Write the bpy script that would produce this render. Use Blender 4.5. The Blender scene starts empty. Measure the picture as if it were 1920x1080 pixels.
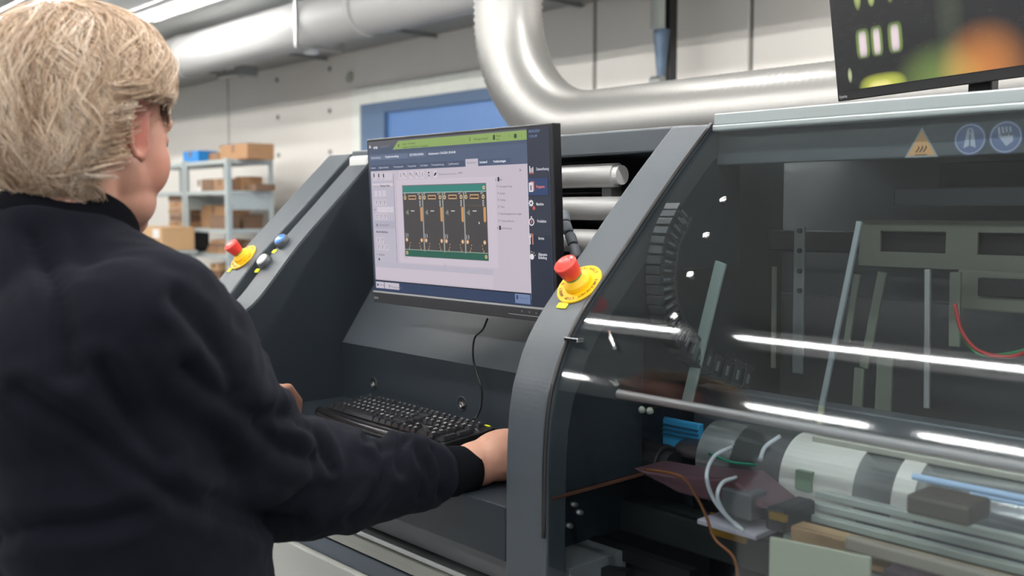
import bpy, bmesh, math, random
import numpy as np
from mathutils import Vector, Matrix, noise
random.seed(7)
S = bpy.context.scene
COL = S.collection
PI = math.pi
V = Vector
# ------------------------------------------------------------------ camera
FOC = 1880.0
PIT = math.atan(147 / FOC); YAW = math.atan(1710 / FOC)
Fh = V((-math.cos(YAW), math.sin(YAW), 0)); RT = V((math.sin(YAW), math.cos(YAW), 0))
FW = Fh * math.cos(PIT) - V((0, 0, 1)) * math.sin(PIT); UP = RT.cross(FW)
EYE = V((0, 0, 1.55))
cd = bpy.data.cameras.new('camera'); cam = bpy.data.objects.new('camera', cd); COL.objects.link(cam)
cam.matrix_world = Matrix(((RT.x, UP.x, -FW.x, 0), (RT.y, UP.y, -FW.y, 0), (RT.z, UP.z, -FW.z, 1.55), (0, 0, 0, 1)))
cd.sensor_width = 36; cd.lens = FOC / 1920 * 36; cd.clip_start = .02; cd.clip_end = 80
cd.dof.use_dof = True; cd.dof.focus_distance = 1.85; cd.dof.aperture_fstop = 3.6
S.camera = cam
# ------------------------------------------------------------------ world + view
W = bpy.data.worlds.new('world'); S.world = W; W.use_nodes = True
bg = W.node_tree.nodes['Background']; bg.inputs[0].default_value = (.86, .90, .95, 1); bg.inputs[1].default_value = .62
S.view_settings.view_transform = 'Standard'; S.view_settings.look = 'None'
S.view_settings.exposure = 0.0; S.view_settings.gamma = 1; S.view_settings.use_curve_mapping = False
TUBE_POWER = 98.0


def at(u, v, X=None, Y=None, Z=None, d=None):
    """world point seen at a pixel of the photograph, on the given plane (used to take measurements)"""
    r = FW + RT * ((u - 960) / FOC) - UP * ((v - 540) / FOC)
    if X is not None: t = X / r.x
    elif Y is not None: t = Y / r.y
    elif Z is not None: t = (Z - 1.55) / r.z
    else: t = d
    return EYE + r * t


# ------------------------------------------------------------------ materials
MATS = {}
def srgb(c):
    return tuple(((x / 255) / 12.92 if x / 255 <= .04045 else ((x / 255 + .055) / 1.055) ** 2.4) for x in c) + (1,)

def mat(name, c, rough=.5, metal=0, bump=0, bscale=300, var=0, vscale=6, spec=.5, sub=0, coat=0, emit=0, stretch=None, dist=.001):
    if name in MATS: return MATS[name]
    m = bpy.data.materials.new(name); m.use_nodes = True; nt = m.node_tree; N = nt.nodes; L = nt.links
    b = N['Principled BSDF']
    col = srgb(c) if max(c) > 1 else tuple(c) + (1,)
    b.inputs['Base Color'].default_value = col
    b.inputs['Roughness'].default_value = rough; b.inputs['Metallic'].default_value = metal
    b.inputs['Specular IOR Level'].default_value = spec
    if sub: b.inputs['Subsurface Weight'].default_value = sub; b.inputs['Subsurface Radius'].default_value = (.012, .004, .002); b.inputs['Subsurface Scale'].default_value = 1
    if coat: b.inputs['Coat Weight'].default_value = coat; b.inputs['Coat Roughness'].default_value = .1
    if emit: b.inputs['Emission Color'].default_value = col; b.inputs['Emission Strength'].default_value = emit
    if bump or var:
        tc = N.new('ShaderNodeTexCoord'); mp = N.new('ShaderNodeMapping'); L.new(tc.outputs['Object'], mp.inputs[0])
        if stretch: mp.inputs['Scale'].default_value = stretch
    if bump:
        n = N.new('ShaderNodeTexNoise'); n.inputs['Scale'].default_value = bscale; n.inputs['Detail'].default_value = 3
        L.new(mp.outputs[0], n.inputs[0])
        bp = N.new('ShaderNodeBump'); bp.inputs['Strength'].default_value = bump; bp.inputs['Distance'].default_value = dist
        L.new(n.outputs[0], bp.inputs['Height']); L.new(bp.outputs[0], b.inputs['Normal'])
    if var:
        n = N.new('ShaderNodeTexNoise'); n.inputs['Scale'].default_value = vscale; n.inputs['Detail'].default_value = 4
        L.new(mp.outputs[0], n.inputs[0])
        r = N.new('ShaderNodeMapRange'); r.inputs['To Min'].default_value = 1 - var; r.inputs['To Max'].default_value = 1 + var
        L.new(n.outputs[0], r.inputs[0])
        mx = N.new('ShaderNodeVectorMath'); mx.operation = 'SCALE'; mx.inputs[0].default_value = col[:3]
        L.new(r.outputs[0], mx.inputs['Scale']); L.new(mx.outputs[0], b.inputs['Base Color'])
    MATS[name] = m
    return m

def emis(name, c, k=1.0, gloss=.04):
    """screen colour: gives off its own light under a matt film"""
    if name in MATS: return MATS[name]
    m = bpy.data.materials.new(name); m.use_nodes = True; b = m.node_tree.nodes['Principled BSDF']
    b.inputs['Base Color'].default_value = (.01, .01, .012, 1); b.inputs['Roughness'].default_value = .35
    b.inputs['Specular IOR Level'].default_value = .3
    b.inputs['Emission Color'].default_value = srgb(c); b.inputs['Emission Strength'].default_value = k
    MATS[name] = m
    return m

def glass(name, tint, ior=1.45, rough=.02, boost=1.0):
    m = bpy.data.materials.new(name); m.use_nodes = True; nt = m.node_tree; N = nt.nodes; L = nt.links
    N.remove(N['Principled BSDF']); out = N['Material Output']
    t = N.new('ShaderNodeBsdfTransparent'); t.inputs[0].default_value = tuple(tint) + (1,)
    g = N.new('ShaderNodeBsdfGlossy'); g.inputs['Roughness'].default_value = rough; g.inputs[0].default_value = (1, 1, 1, 1)
    ge = N.new('ShaderNodeNewGeometry'); dt = N.new('ShaderNodeVectorMath'); dt.operation = 'DOT_PRODUCT'; L.new(ge.outputs['Incoming'], dt.inputs[0]); L.new(ge.outputs['Normal'], dt.inputs[1])
    def mm(op, a_, b_):
        q = N.new('ShaderNodeMath'); q.operation = op
        for i, w in enumerate((a_, b_)):
            if isinstance(w, (int, float)): q.inputs[i].default_value = w
            elif w is not None: L.new(w, q.inputs[i])
        return q.outputs[0]
    c_ = mm('ABSOLUTE', dt.outputs['Value'], None); s5 = mm('POWER', mm('SUBTRACT', 1.0, c_), 5.0)
    f0 = ((ior - 1) / (ior + 1)) ** 2
    fr_ = mm('MULTIPLY', mm('ADD', f0, mm('MULTIPLY', s5, 1 - f0)), boost)
    mx = N.new('ShaderNodeMixShader'); L.new(fr_, mx.inputs[0])
    L.new(t.outputs[0], mx.inputs[1]); L.new(g.outputs[0], mx.inputs[2]); L.new(mx.outputs[0], out.inputs[0])
    MATS[name] = m
    return m

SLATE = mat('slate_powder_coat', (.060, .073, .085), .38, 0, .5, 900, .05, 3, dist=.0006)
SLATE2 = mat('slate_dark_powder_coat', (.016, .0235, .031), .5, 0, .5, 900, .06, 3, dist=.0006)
DARK = mat('dark_steel', (.014, .015, .017), .5, 0, .2, 200, .2, 8)
BLACKP = mat('black_plastic', (.012, .012, .013), .38, 0, .15, 1500, dist=.0004)
BLACKG = mat('black_gloss_plastic', (.012, .012, .013), .22)
ALU = mat('brushed_aluminium', (.55, .56, .55), .36, .85, .1, 60, .08, 12, stretch=(1, 12, 12))
ALUD = mat('grey_aluminium', (.30, .31, .31), .42, .7, .1, 60, .1, 10, stretch=(1, 10, 10))
CHROME = mat('polished_steel', (.8, .8, .8), .12, 1)
WHITEP = mat('white_plastic', (.75, .75, .74), .35)
CREAM = mat('cream_painted_metal', (.50, .51, .45), .45, 0, 0, 1, .05, 5)
YEL = mat('yellow_plastic', (.95, .55, .005), .4)
YLAB = mat('yellow_label', (.80, .86, .02), .5)
RED = mat('red_plastic', (.72, .045, .03), .35, coat=.3)
GRN = mat('green_plastic', (.03, .25, .03), .4)
INK = mat('black_ink', (.01, .01, .01), .6)
# ------------------------------------------------------------------ helpers
class MB:
    def __init__(s): s.bm = bmesh.new(); s.mi = 0
    def box(s, lo, hi, M=None):
        lo, hi = V(lo), V(hi)
        c = (lo + hi) / 2; d = hi - lo
        r = bmesh.ops.create_cube(s.bm, size=1)
        for v in r['verts']:
            v.co = V((v.co.x * d.x, v.co.y * d.y, v.co.z * d.z)) + c
            if M: v.co = M @ v.co
        return s._m(r['verts'])
    def _m(s, vs):
        if s.mi:
            fs = set(f for v in vs for f in v.link_faces)
            for f in fs: f.material_index = s.mi
        return s
    def cyl(s, p0, p1, r, r2=None, seg=24, caps=True):
        p0, p1 = V(p0), V(p1); d = p1 - p0; r2 = r if r2 is None else r2
        q = d.to_track_quat('Z', 'Y').to_matrix().to_4x4(); q.translation = (p0 + p1) / 2
        x = bmesh.ops.create_cone(s.bm, cap_ends=caps, segments=seg, radius1=r, radius2=r2, depth=d.length, matrix=q)
        return s._m(x['verts'])
    def lathe(s, o, ax, prof, seg=32, smooth=True):
        """prof: list of (radius, height) turned round ax from o"""
        o, ax = V(o), V(ax).normalized(); q = ax.to_track_quat('Z', 'Y').to_matrix()
        rings = []
        for r, h in prof:
            if r < 1e-6: rings.append([s.bm.verts.new(o + ax * h)])
            else: rings.append([s.bm.verts.new(o + q @ V((r * math.cos(2 * PI * k / seg), r * math.sin(2 * PI * k / seg), h))) for k in range(seg)])
        for a, b in zip(rings, rings[1:]):
            for k in range(seg):
                k2 = (k + 1) % seg
                if len(a) == 1 and len(b) == 1: continue
                if len(a) == 1: f = (a[0], b[k2], b[k]) if False else (a[0], b[k], b[k2])
                elif len(b) == 1: f = (a[k], a[k2], b[0])
                else: f = (a[k], a[k2], b[k2], b[k])
                fc = s.bm.faces.new(f); fc.material_index = s.mi; fc.smooth = smooth
        return s
    def tube(s, pts, r, seg=10, closed=False, caps=True, smooth=True):
        pts = [V(p) for p in pts]; n = len(pts); rr = r if isinstance(r, (list, tuple)) else [r] * n
        rings = []; up = V((0, 0, 1))
        t0 = (pts[1] - pts[0]).normalized(); a = t0.cross(up)
        if a.length < .1: a = t0.cross(V((1, 0, 0)))
        a.normalize()
        for i, p in enumerate(pts):
            t = (pts[min(i + 1, n - 1)] - pts[max(i - 1, 0)]).normalized()
            a = (a - t * a.dot(t)).normalized(); b = t.cross(a)
            rings.append([s.bm.verts.new(p + (a * math.cos(2 * PI * k / seg) + b * math.sin(2 * PI * k / seg)) * rr[i]) for k in range(seg)])
        for x, y in zip(rings, rings[1:]):
            for k in range(seg):
                f = s.bm.faces.new((x[k], x[(k + 1) % seg], y[(k + 1) % seg], y[k])); f.smooth = smooth; f.material_index = s.mi
        if caps:
            for q in (rings[0], rings[-1]):
                f = s.bm.faces.new(q); f.material_index = s.mi
        return s
    def prism(s, poly, x0, x1, ax='X'):
        """poly (a,b) extruded along ax; for X the pairs are (Y,Z), for Z they are (X,Y), for Y they are (X,Z)"""
        def P(a, b, t): return V((t, a, b)) if ax == 'X' else V((a, b, t)) if ax == 'Z' else V((a, t, b))
        A = [s.bm.verts.new(P(a, b, x0)) for a, b in poly]; B = [s.bm.verts.new(P(a, b, x1)) for a, b in poly]
        n = len(poly)
        for i in range(n):
            f = s.bm.faces.new((A[i], A[(i + 1) % n], B[(i + 1) % n], B[i])); f.material_index = s.mi
        for q in (A, B[::-1]):
            f = s.bm.faces.new(q); f.material_index = s.mi
        return s
    def quad(s, ps):
        f = s.bm.faces.new([s.bm.verts.new(V(p)) for p in ps]); f.material_index = s.mi; return s
    def ell(s, c, r, M=None, seg=20):
        x = bmesh.ops.create_uvsphere(s.bm, u_segments=seg, v_segments=seg // 2 + 2, radius=1)
        for v in x['verts']:
            p = V((v.co.x * r[0], v.co.y * r[1], v.co.z * r[2]))
            if M: p = M @ p
            v.co = p + V(c)
        return s._m(x['verts'])
    def build(s, name, m, parent=None, bevel=0, smooth=False, bseg=2, angle=35):
        bm = s.bm; bmesh.ops.recalc_face_normals(bm, faces=bm.faces)
        me = bpy.data.meshes.new(name)
        if parent is not None:
            off = V(parent['_o'])
        else:
            xs = [v.co for v in bm.verts]
            off = V(((min(p.x for p in xs) + max(p.x for p in xs)) / 2, (min(p.y for p in xs) + max(p.y for p in xs)) / 2, min(p.z for p in xs)))
        bmesh.ops.translate(bm, verts=bm.verts, vec=-off)
        bm.to_mesh(me); bm.free()
        for mm in (m if isinstance(m, (list, tuple)) else [m]): me.materials.append(mm)
        if smooth:
            for p in me.polygons: p.use_smooth = True
        elif not any(p.use_smooth for p in me.polygons): pass
        o = bpy.data.objects.new(name, me); COL.objects.link(o)
        o['_o'] = list(off)
        if parent is not None: o.parent = parent
        else: o.location = off
        if bevel:
            bv = o.modifiers.new('bevel', 'BEVEL'); bv.width = bevel; bv.segments = bseg; bv.limit_method = 'ANGLE'; bv.angle_limit = math.radians(angle)
        return o

def tag(o, label=None, cat=None, group=None, kind=None):
    if label: o['label'] = label
    if cat: o['category'] = cat
    if group: o['group'] = group
    if kind: o['kind'] = kind
    return o
def thing(name, loc, label, cat, group=None):
    o = bpy.data.objects.new(name, None); COL.objects.link(o); o.location = loc; o['_o'] = list(loc); o.empty_display_size = .05
    return tag(o, label, cat, group)
def struct(o): o['kind'] = 'structure'; return o
def copy_tree(o, parent=None):
    c = o.copy(); COL.objects.link(c); c.parent = parent
    for ch in list(o.children): copy_tree(ch, c)
    return c
def smooth_pts(pts, n=8):
    """Catmull-Rom through pts"""
    P = [V(p) for p in pts]; P = [P[0] * 2 - P[1]] + P + [P[-1] * 2 - P[-2]]; out = []
    for i in range(1, len(P) - 2):
        for k in range(n):
            t = k / n; a, b, c, d = P[i - 1:i + 3]
            out.append(.5 * ((2 * b) + (c - a) * t + (2 * a - 5 * b + 4 * c - d) * t * t + (3 * b - a - 3 * c + d) * t ** 3))
    out.append(P[-2]); return out
def text_into(mb, s, O, ex, ey, h, align='LEFT', off=0.0, bold=False, mi=None, squeeze=1.0):
    """lay a string flat in the plane (ex, ey) with its baseline at O and letter height h"""
    cu = bpy.data.curves.new('t', 'FONT'); cu.body = s; cu.size = h * 1.38; cu.align_x = align; cu.resolution_u = 2
    if bold: cu.offset = h * .035
    ob = bpy.data.objects.new('t', cu); COL.objects.link(ob)
    dg = bpy.context.evaluated_depsgraph_get(); dg.update()
    me = ob.evaluated_get(dg).to_mesh()
    vs = [mb.bm.verts.new(V(O) + V(ex) * (v.co.x * squeeze) + V(ey) * v.co.y + V(ex).cross(V(ey)) * off) for v in me.vertices]
    for p in me.polygons:
        try:
            f = mb.bm.faces.new([vs[i] for i in p.vertices]); f.material_index = mb.mi if mi is None else mi
        except ValueError: pass
    ob.evaluated_get(dg).to_mesh_clear(); bpy.data.objects.remove(ob); bpy.data.curves.remove(cu)

# ================================================================== SETTING
WALLM = mat('white_wall_panel', (.78, .75, .70), .8, 0, .05, 40, .03, 1.5)
SEAM = mat('wall_joint_grey', (.25, .26, .26), .8)
CEILM = mat('ceiling_grey', (.42, .43, .42), .8, 0, 0, 1, .05, 2)
FLOORM = mat('grey_epoxy_floor', (.40, .40, .40), .3, 0, .05, 20, .1, 4)
struct(MB().box((-17, -5, -.1), (5, 5.3, 0)).build('floor', FLOORM))
struct(MB().box((-17, -5, 3.06), (5, 5.3, 3.2)).build('ceiling', CEILM))
struct(MB().box((-17.2, -5, 0), (-17, 5.3, 3.06)).build('wall_left', WALLM))
WY = 5.0
wb = struct(MB().box((-17, WY + .03, 0), (5, WY + .25, 3.06)).build('wall_back', SEAM))
door_x0 = at(680, 220, Y=WY).x; door_x1 = at(966, 220, Y=WY).x; door_z = at(790, 182, Y=WY).z
seams = [-17] + [at(428, 200, Y=WY).x, at(1115, 80, Y=WY).x, at(1408, 60, Y=WY).x] + [5]
seams.insert(1, seams[1] - 4.2)
for a, b in zip(seams, seams[1:]):
    g = .018
    mb = MB()
    if a < door_x0 < b:
        mb.box((a + g, WY, 0), (door_x0 - .12, WY + .03, 3.06)); mb.box((door_x1 + .12, WY, 0), (b - g, WY + .03, 3.06)); mb.box((door_x0 - .12, WY, door_z + .14), (door_x1 + .12, WY + .03, 3.06))
    else: mb.box((a + g, WY, 0), (b - g, WY + .03, 3.06))
    mb.build('panel', WALLM, wb)
for (u, v) in [(520, 150), (619, 129), (522, 220), (619, 208), (523, 291), (620, 285)]:
    p = at(u, v, Y=WY); MB().cyl(p, p + V((0, -.012, 0)), .022, seg=14).build('anchor_plug', SEAM, wb)
p = at(657, 146, Y=WY); MB().cyl(p, p + V((0, -.02, 0)), .045, seg=18).build('wall_outlet', mat('putty', (.42, .43, .36), .6), wb)
# door
BLUE = mat('blue_door_paint', (.085, .20, .46), .45, 0, .03, 30, .04, 2)
BLUE2 = mat('blue_grey_frame_paint', (.09, .155, .27), .5)
dr = struct(thing('door_1', ((door_x0 + door_x1) / 2, WY, 0), None, None))
MB().box((door_x0 - .12, WY - .03, 0), (door_x0, WY + .03, door_z + .14)).box((door_x1, WY - .03, 0), (door_x1 + .12, WY + .03, door_z + .14)).box((door_x0, WY - .03, door_z), (door_x1, WY + .03, door_z + .14)).build('door_frame', mat('galvanised_frame', (.78, .80, .74), .5, 0, 0, 1, .08, 9), dr, .004)
lx = at(724, 230, Y=WY).x
MB().box((door_x0, WY - .02, 0), (lx, WY + .028, door_z)).box((lx, WY - .02, door_z - .09), (door_x1, WY + .028, door_z)).build('inner_frame', BLUE2, dr, .003)
MB().box((lx, WY + .015, .01), (door_x1, WY + .028, door_z - .09)).build('door_leaf', BLUE, dr, .002)
MB().box((door_x1 - .16, WY - .03, 1.0), (door_x1 - .12, WY + .02, 1.04)).box((door_x1 - .25, WY - .045, 1.005), (door_x1 - .12, WY - .025, 1.035)).build('door_handle', ALU, dr, .003)

# ---- ceiling services
def zY(u, v, Y): return at(u, v, Y=Y).z
GREYD = mat('light_duct_metal', (.27, .27, .265), .6, .0, .05, 8, .05, 3)
t = thing('ventilation_duct', (-9, 3.75, 2.7), 'wide light grey air duct running under the ceiling at upper left, parallel to the wall', 'duct')
dpts = [(x, 3.75, 2.84) for x in np.linspace(-16.9, -1.5, 12)]
MB().tube(dpts, .17, 32).build('pipe', GREYD, t)
for x in (-14, -11, -8.2, -5.5, -2.9): MB().tube([(x - .03, 3.75, 2.84), (x + .03, 3.75, 2.84)], .178, 32).build('joint_ring', GREYD, t)
for x in (-12.3, -9, -6.1): MB().box((x - .01, 3.56, 2.66), (x + .01, 3.58, 3.06)).box((x - .01, 3.92, 2.66), (x + .01, 3.94, 3.06)).box((x - .01, 3.56, 2.65), (x + .01, 3.94, 2.665)).build('hanger', ALUD, t)
# soffit tray along the wall
tray = thing('cable_tray', (-8, 4.7, 2.93), 'grey metal cable tray along the top of the back wall', 'cable tray')
MB().box((-16.9, 4.55, 2.93), (-1.2, 4.97, 2.945)).box((-16.9, 4.55, 2.93), (-1.2, 4.565, 3.0)).box((-16.9, 4.955, 2.93), (-1.2, 4.97, 3.0)).build('tray_channel', ALUD, tray, .002)
for x in np.arange(-16, -1.5, 1.6): MB().box((x, 4.5, 2.905), (x + .04, 4.98, 2.93)).build('bracket', ALUD, tray)
e0 = at(726, 42, Y=4.45)
ct = MB().cyl((-16.9, 4.45, e0.z), (e0.x, 4.45, e0.z), .035, seg=20).cyl((e0.x - .06, 4.45, e0.z), (e0.x + .05, 4.45, e0.z), .047, seg=20)
tag(ct.build('wall_pipe', mat('pipe_pale', (.62, .62, .62), .35)), 'pale slim pipe with a white end sleeve running beneath the ceiling tray', 'pipe')
ch = MB(); n = 90
L0 = e0.x + .06; prof = []
for k in range(n * 2): prof.append((.036 if k % 2 else .028, k * .018))
ch.lathe((L0, 4.45, e0.z), (1, 0, 0), prof, 16)
tag(ch.build('corrugated_conduit', mat('conduit_white', (.6, .61, .58), .5)), 'white ribbed conduit continuing from the slim pipe towards the silver hose', 'conduit')
sd = at(583, 97, Y=4.3)
t = thing('smoke_detector', (sd.x, 4.3, sd.z), 'small white round detector hanging under the ceiling above the wall', 'detector')
MB().lathe((sd.x, 4.3, sd.z), (0, 0, 1), [(0, -.02), (.05, -.018), (.062, 0), (.062, .02), (.03, .03), (.03, .04)], 24).build('sensor_head', WHITEP, t)
MB().cyl((sd.x, 4.3, sd.z + .03), (sd.x, 4.3, 3.06), .012).build('stem', ALUD, t)
eb = at(472, 135, Y=4.45)
tag(MB().box((eb.x - .5, 4.35, eb.z - .02), (eb.x, 4.41, eb.z + .03)).box((eb.x - .03, 4.3, eb.z - .04), (eb.x + .02, 4.5, eb.z + .05)).box((eb.x - .4, 4.37, eb.z + .03), (eb.x - .38, 4.39, 3.06)).build('ceiling_bracket', ALUD, None, .003), 'grey bracket arm hanging below the ceiling beside the tray', 'bracket')
# fluorescent lamps
LAMP = mat('lamp_white_housing', (.7, .7, .7), .4)
TUBE = mat('fluorescent_tube', (1.0, .98, .95), .5, emit=TUBE_POWER)
def lamp(x, y, z=3.06, L=1.5):
    t = bpy.data.objects.new('ceiling_lamp', None); COL.objects.link(t); t.location = (x, y, z - .09); t['_o'] = [x, y, z - .09]
    MB().box((x - L / 2, y - .06, z - .05), (x + L / 2, y + .06, z)).build('housing', LAMP, t, .004)
    MB().prism([(y - .16, z - .045), (y - .155, z - .045), (y - .06, z - .005), (y - .06, z)], x - L / 2, x + L / 2).prism([(y + .16, z - .045), (y + .155, z - .045), (y + .06, z - .005), (y + .06, z)], x - L / 2, x + L / 2).build('reflector', LAMP, t)
    MB().cyl((x - L / 2 + .03, y, z - .07), (x + L / 2 - .03, y, z - .07), .02, seg=12).build('tube', TUBE, t)
    for s in (-1, 1): MB().box((x + s * (L / 2 - .01) - .018, y - .015, z - .09), (x + s * (L / 2 - .01) + .018, y + .015, z - .045)).build('tube_holder', WHITEP, t)
    return t
lamp0 = lamp(0, 0); lamps = []
def put(x, y, label, group=None):
    o = lamp0 if not lamps else copy_tree(lamp0)
    o.location = (x, y, 2.97); tag(o, label, 'lamp', group); lamps.append(o)
l1 = at(60, 23, Z=2.985); l2 = at(330, 17, Z=2.985)
WALL_FILL = ((-1.3, 4.2), (1.2, 4.2))  # unseen lamps added by the back wall to brighten it
put(l1.x, l1.y, 'glowing fluorescent tube lamp at the upper left corner, above the blond hair')
put(l2.x, l2.y, 'fluorescent tube lamp under the ceiling just right of the blond head')
gl = 'unseen fluorescent tube lamp of the hall ceiling, outside the frame'
for y in (-1.6, .55):
    for x in (-6.3, -4.6, -2.9, -1.2, .5, 2.2): put(x, y, gl, 'lamps of the hall ceiling outside the frame')
for x in (-4.4, -2.7, -1.0, .7): put(x, 2.35, gl, 'lamps of the hall ceiling outside the frame')
for x, y in WALL_FILL + ((-11.5, -1), (-13.8, -1), (-8.2, .6), (-10.4, .6), (-12.6, .6), (-9.6, 2.9), (-11.8, 2.9)): put(x, y, gl, 'lamps of the hall ceiling outside the frame')  # far-left lamps likewise added, to lift the grey left part of the wall

# ---- silver hose
HOSE = mat('silver_flexible_hose', (.33, .325, .31), .40, .7, .05, 10, .05, 4)
hp = []
XV = at(953, 10, Y=2.42).x; ZH = 1.815; RB = .42
for z in np.linspace(3.05, ZH + RB, 60): hp.append((XV, 2.42, z))
for k in range(1, 60):
    a = PI / 2 * k / 60; hp.append((XV + RB * (1 - math.cos(a)), 2.42, ZH + RB * (1 - math.sin(a))))
for x in np.linspace(XV + RB, -.2, 220): hp.append((x, 2.42, ZH))
hp2 = [];
P = [V(p) for p in hp]; acc = 0; step = .0105
cum = [0]
for a, b in zip(P, P[1:]): cum.append(cum[-1] + (b - a).length)
n = int(cum[-1] / step); j = 0
for i in range(n):
    s_ = i * step
    while cum[j + 1] < s_: j += 1
    f = (s_ - cum[j]) / (cum[j + 1] - cum[j]); hp2.append(P[j].lerp(P[j + 1], f))
rr = [.1240 if i % 2 else .1165 for i in range(len(hp2))]
t = thing('exhaust_hose', (XV, 2.42, ZH), 'thick silver ribbed exhaust hose bending down and right above the machine', 'hose')
MB().tube(hp2, rr, 40).build('hose_body', HOSE, t)
MB().tube([(XV, 2.42, 2.98), (XV, 2.42, 3.06)], .135, 40).build('collar', ALU, t)

# ---- pipes on the back wall (blue/black)
t = thing('wall_post', (at(1252, 100, Y=4.8).x, 4.8, 0), 'thin black upright post with pale pipe in front of the white wall', 'post')
bx = at(1255, 80, Y=4.8).x
MB().box((bx - .03, 4.75, 0), (bx + .045, 4.82, 3.05)).build('post', BLACKP, t, .004)
px = at(1240, 80, Y=4.7).x
zz = at(1240, 56, Y=4.7).z
MB().cyl((px - .03, 4.7, zz), (px - .03, 4.7, 3.05), .045).build('upper_pipe', mat('pale_green_pipe', (.5, .53, .5), .4), t)
MB().cyl((px, 4.7, zz - .3), (px, 4.7, zz), .022, .05).build('funnel', mat('steel_blue', (.07, .11, .17), .35, .3), t)
MB().cyl((px, 4.7, 0), (px, 4.7, zz - .28), .026).build('lower_pipe', mat('steel_blue_dark', (.16, .19, .24), .4), t)
MB().cyl((px - .05, 4.68, zz - .3), (px + .03, 4.68, zz - .3), .03).build('valve', ALUD, t)

# ---- storage rack with boxes
RACKM = mat('galvanised_rack', (.42, .47, .47), .45, .2, .05, 30, .08, 8)
CARD = [mat('cardboard_%s' % n, c, .8, 0, .1, 60, .12, 14) for n, c in (('a', (.36, .20, .10)), ('b', (.28, .16, .085)), ('c', (.17, .10, .06)), ('d', (.52, .33, .17)))]
RX1 = at(427, 400, Y=4.1).x; RY0, RY1 = 4.1, 4.55
rz = [at(427, v, Y=4.1).z for v in (298, 357, 430, 478)]
rz += [rz[-1] - .37, .1]
def rack(x1, w, label):
    t = thing('storage_rack', (x1 - w / 2, (RY0 + RY1) / 2, 0), label, 'shelf', 'storage racks by the back wall')
    for (x, y) in ((x1, RY0), (x1 - w, RY0), (x1, RY1), (x1 - w, RY1)):
        sx = -1 if x == x1 else 1; sy = 1 if y == RY0 else -1
        MB().box((min(x, x + sx * .05), min(y, y + sy * .004), 0), (max(x, x + sx * .05), max(y, y + sy * .004), rz[0] + .01)).box((min(x, x + sx * .004), min(y, y + sy * .045), 0), (max(x, x + sx * .004), max(y, y + sy * .045), rz[0] + .01)).build('upright', RACKM, t)
    for z in rz:
        MB().box((x1 - w + .005, RY0 + .005, z - .035), (x1 - .005, RY1 - .005, z)).build('shelf', RACKM, t, .002)
    MB().box((x1 - .004, RY0 + .05, rz[1] - .17), (x1, RY1 - .05, rz[1] - .04)).build('side_plate', RACKM, t)
    return t
rack(RX1, .86, 'grey steel storage rack with cardboard boxes, its open end facing the machine')
rack(RX1 - .88, 1.0, 'second grey steel storage rack of the row, mostly behind the blond head')
def carton(u0, u1, v0, Y, zi, label, m, w=None, depth=.3, name='cardboard_box', rot=0, grp=None, dz=0, H=None):
    z = rz[zi] + dz; a = at(u0, 400, Y=Y).x; b = at(u1, 400, Y=Y).x; h = H or max(.015, at((u0 + u1) / 2, v0, Y=Y).z - z)
    t = thing(name, ((a + b) / 2, Y + depth / 2, z), label, 'box', grp)
    MB().box((a, Y, z), (b, Y + depth, z + h)).build('carton', m, t, .004)
    c = (a + b) / 2
    MB().box((c - .025, Y - .001, z + h * .45), (c + .025, Y + depth, z + h + .001)).build('tape', CARD[2], t)
    MB().box((a, Y + depth / 2 - .002, z + h), (b, Y + depth / 2 + .002, z + h + .003)).build('flap_seam', CARD[2], t)
    return t
C = carton
C(414, 466, 270, 4.2, 0, 'cardboard box standing on the top shelf of the rack, its right end', CARD[0], depth=.26)
C(376, 412, 287, 4.25, 0, 'flat cardboard pack on the top shelf, left of the taller box', CARD[1])
bb = C(346, 374, 283, 4.15, 0, 'small bright blue box on the top shelf of the rack', mat('blue_box', (.01, .2, .55), .5), depth=.2, name='blue_box')
C(371, 377, 338, 4.14, 1, 'white slim bottle shaped carton on the second shelf', mat('white_box', (.7, .68, .65), .6), name='white_carton', depth=.1)
C(378, 400, 336, 4.15, 1, 'dark brown box on the second shelf, left of a lighter one', CARD[2])
C(401, 425, 335, 4.15, 1, 'light brown box in the middle of the second shelf', CARD[1])
C(441, 456, 331, 4.3, 1, 'tan box behind the rack corner upright on the second shelf', CARD[0], depth=.2)
C(459, 480, 345, 4.32, 1, 'low brown carton at the right end of the second shelf', CARD[2], depth=.2)
C(376, 424, 385, 4.28, 2, 'wide cardboard box at the back of the third shelf', CARD[0], depth=.24)
C(392, 422, 404, 4.11, 2, 'dark brown box in front on the third shelf', CARD[2], depth=.14)
C(440, 456, 402, 4.3, 2, 'brown box at the right end of the third shelf', CARD[2], depth=.2)
ORD = ('lowest', 'second lowest', 'middle', 'second highest', 'topmost')
for k in range(5):
    C(316 + k % 2, 346, 0, 4.15, 2, ORD[k] + ' flat brown carton in the tall stack beside the jaw', CARD[(k * 2) % 3], grp='stacked flat cartons on the third shelf', dz=k * .062, H=.058)
for k in range(4): C(384 + k * 3, 424 - k, 0, 4.15, 3, ('lowest', 'second', 'third', 'topmost')[k] + ' folded brown paper pack in the pile on the fourth shelf', CARD[k % 3], grp='paper packs on the fourth shelf', dz=k * .032, H=.030)
C(440, 470, 450, 4.3, 3, 'dark carton on the fourth shelf behind the red button', CARD[2], depth=.2)
for k in range(4): C(364 + k * 9, 418 - k * 4, 0, 4.15, 4, ('lowest', 'second', 'third', 'topmost')[k] + ' brown carton piled on the low shelf of the rack', CARD[k % 4], grp='cartons on the low shelf', dz=k * .07, H=.066)
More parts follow.
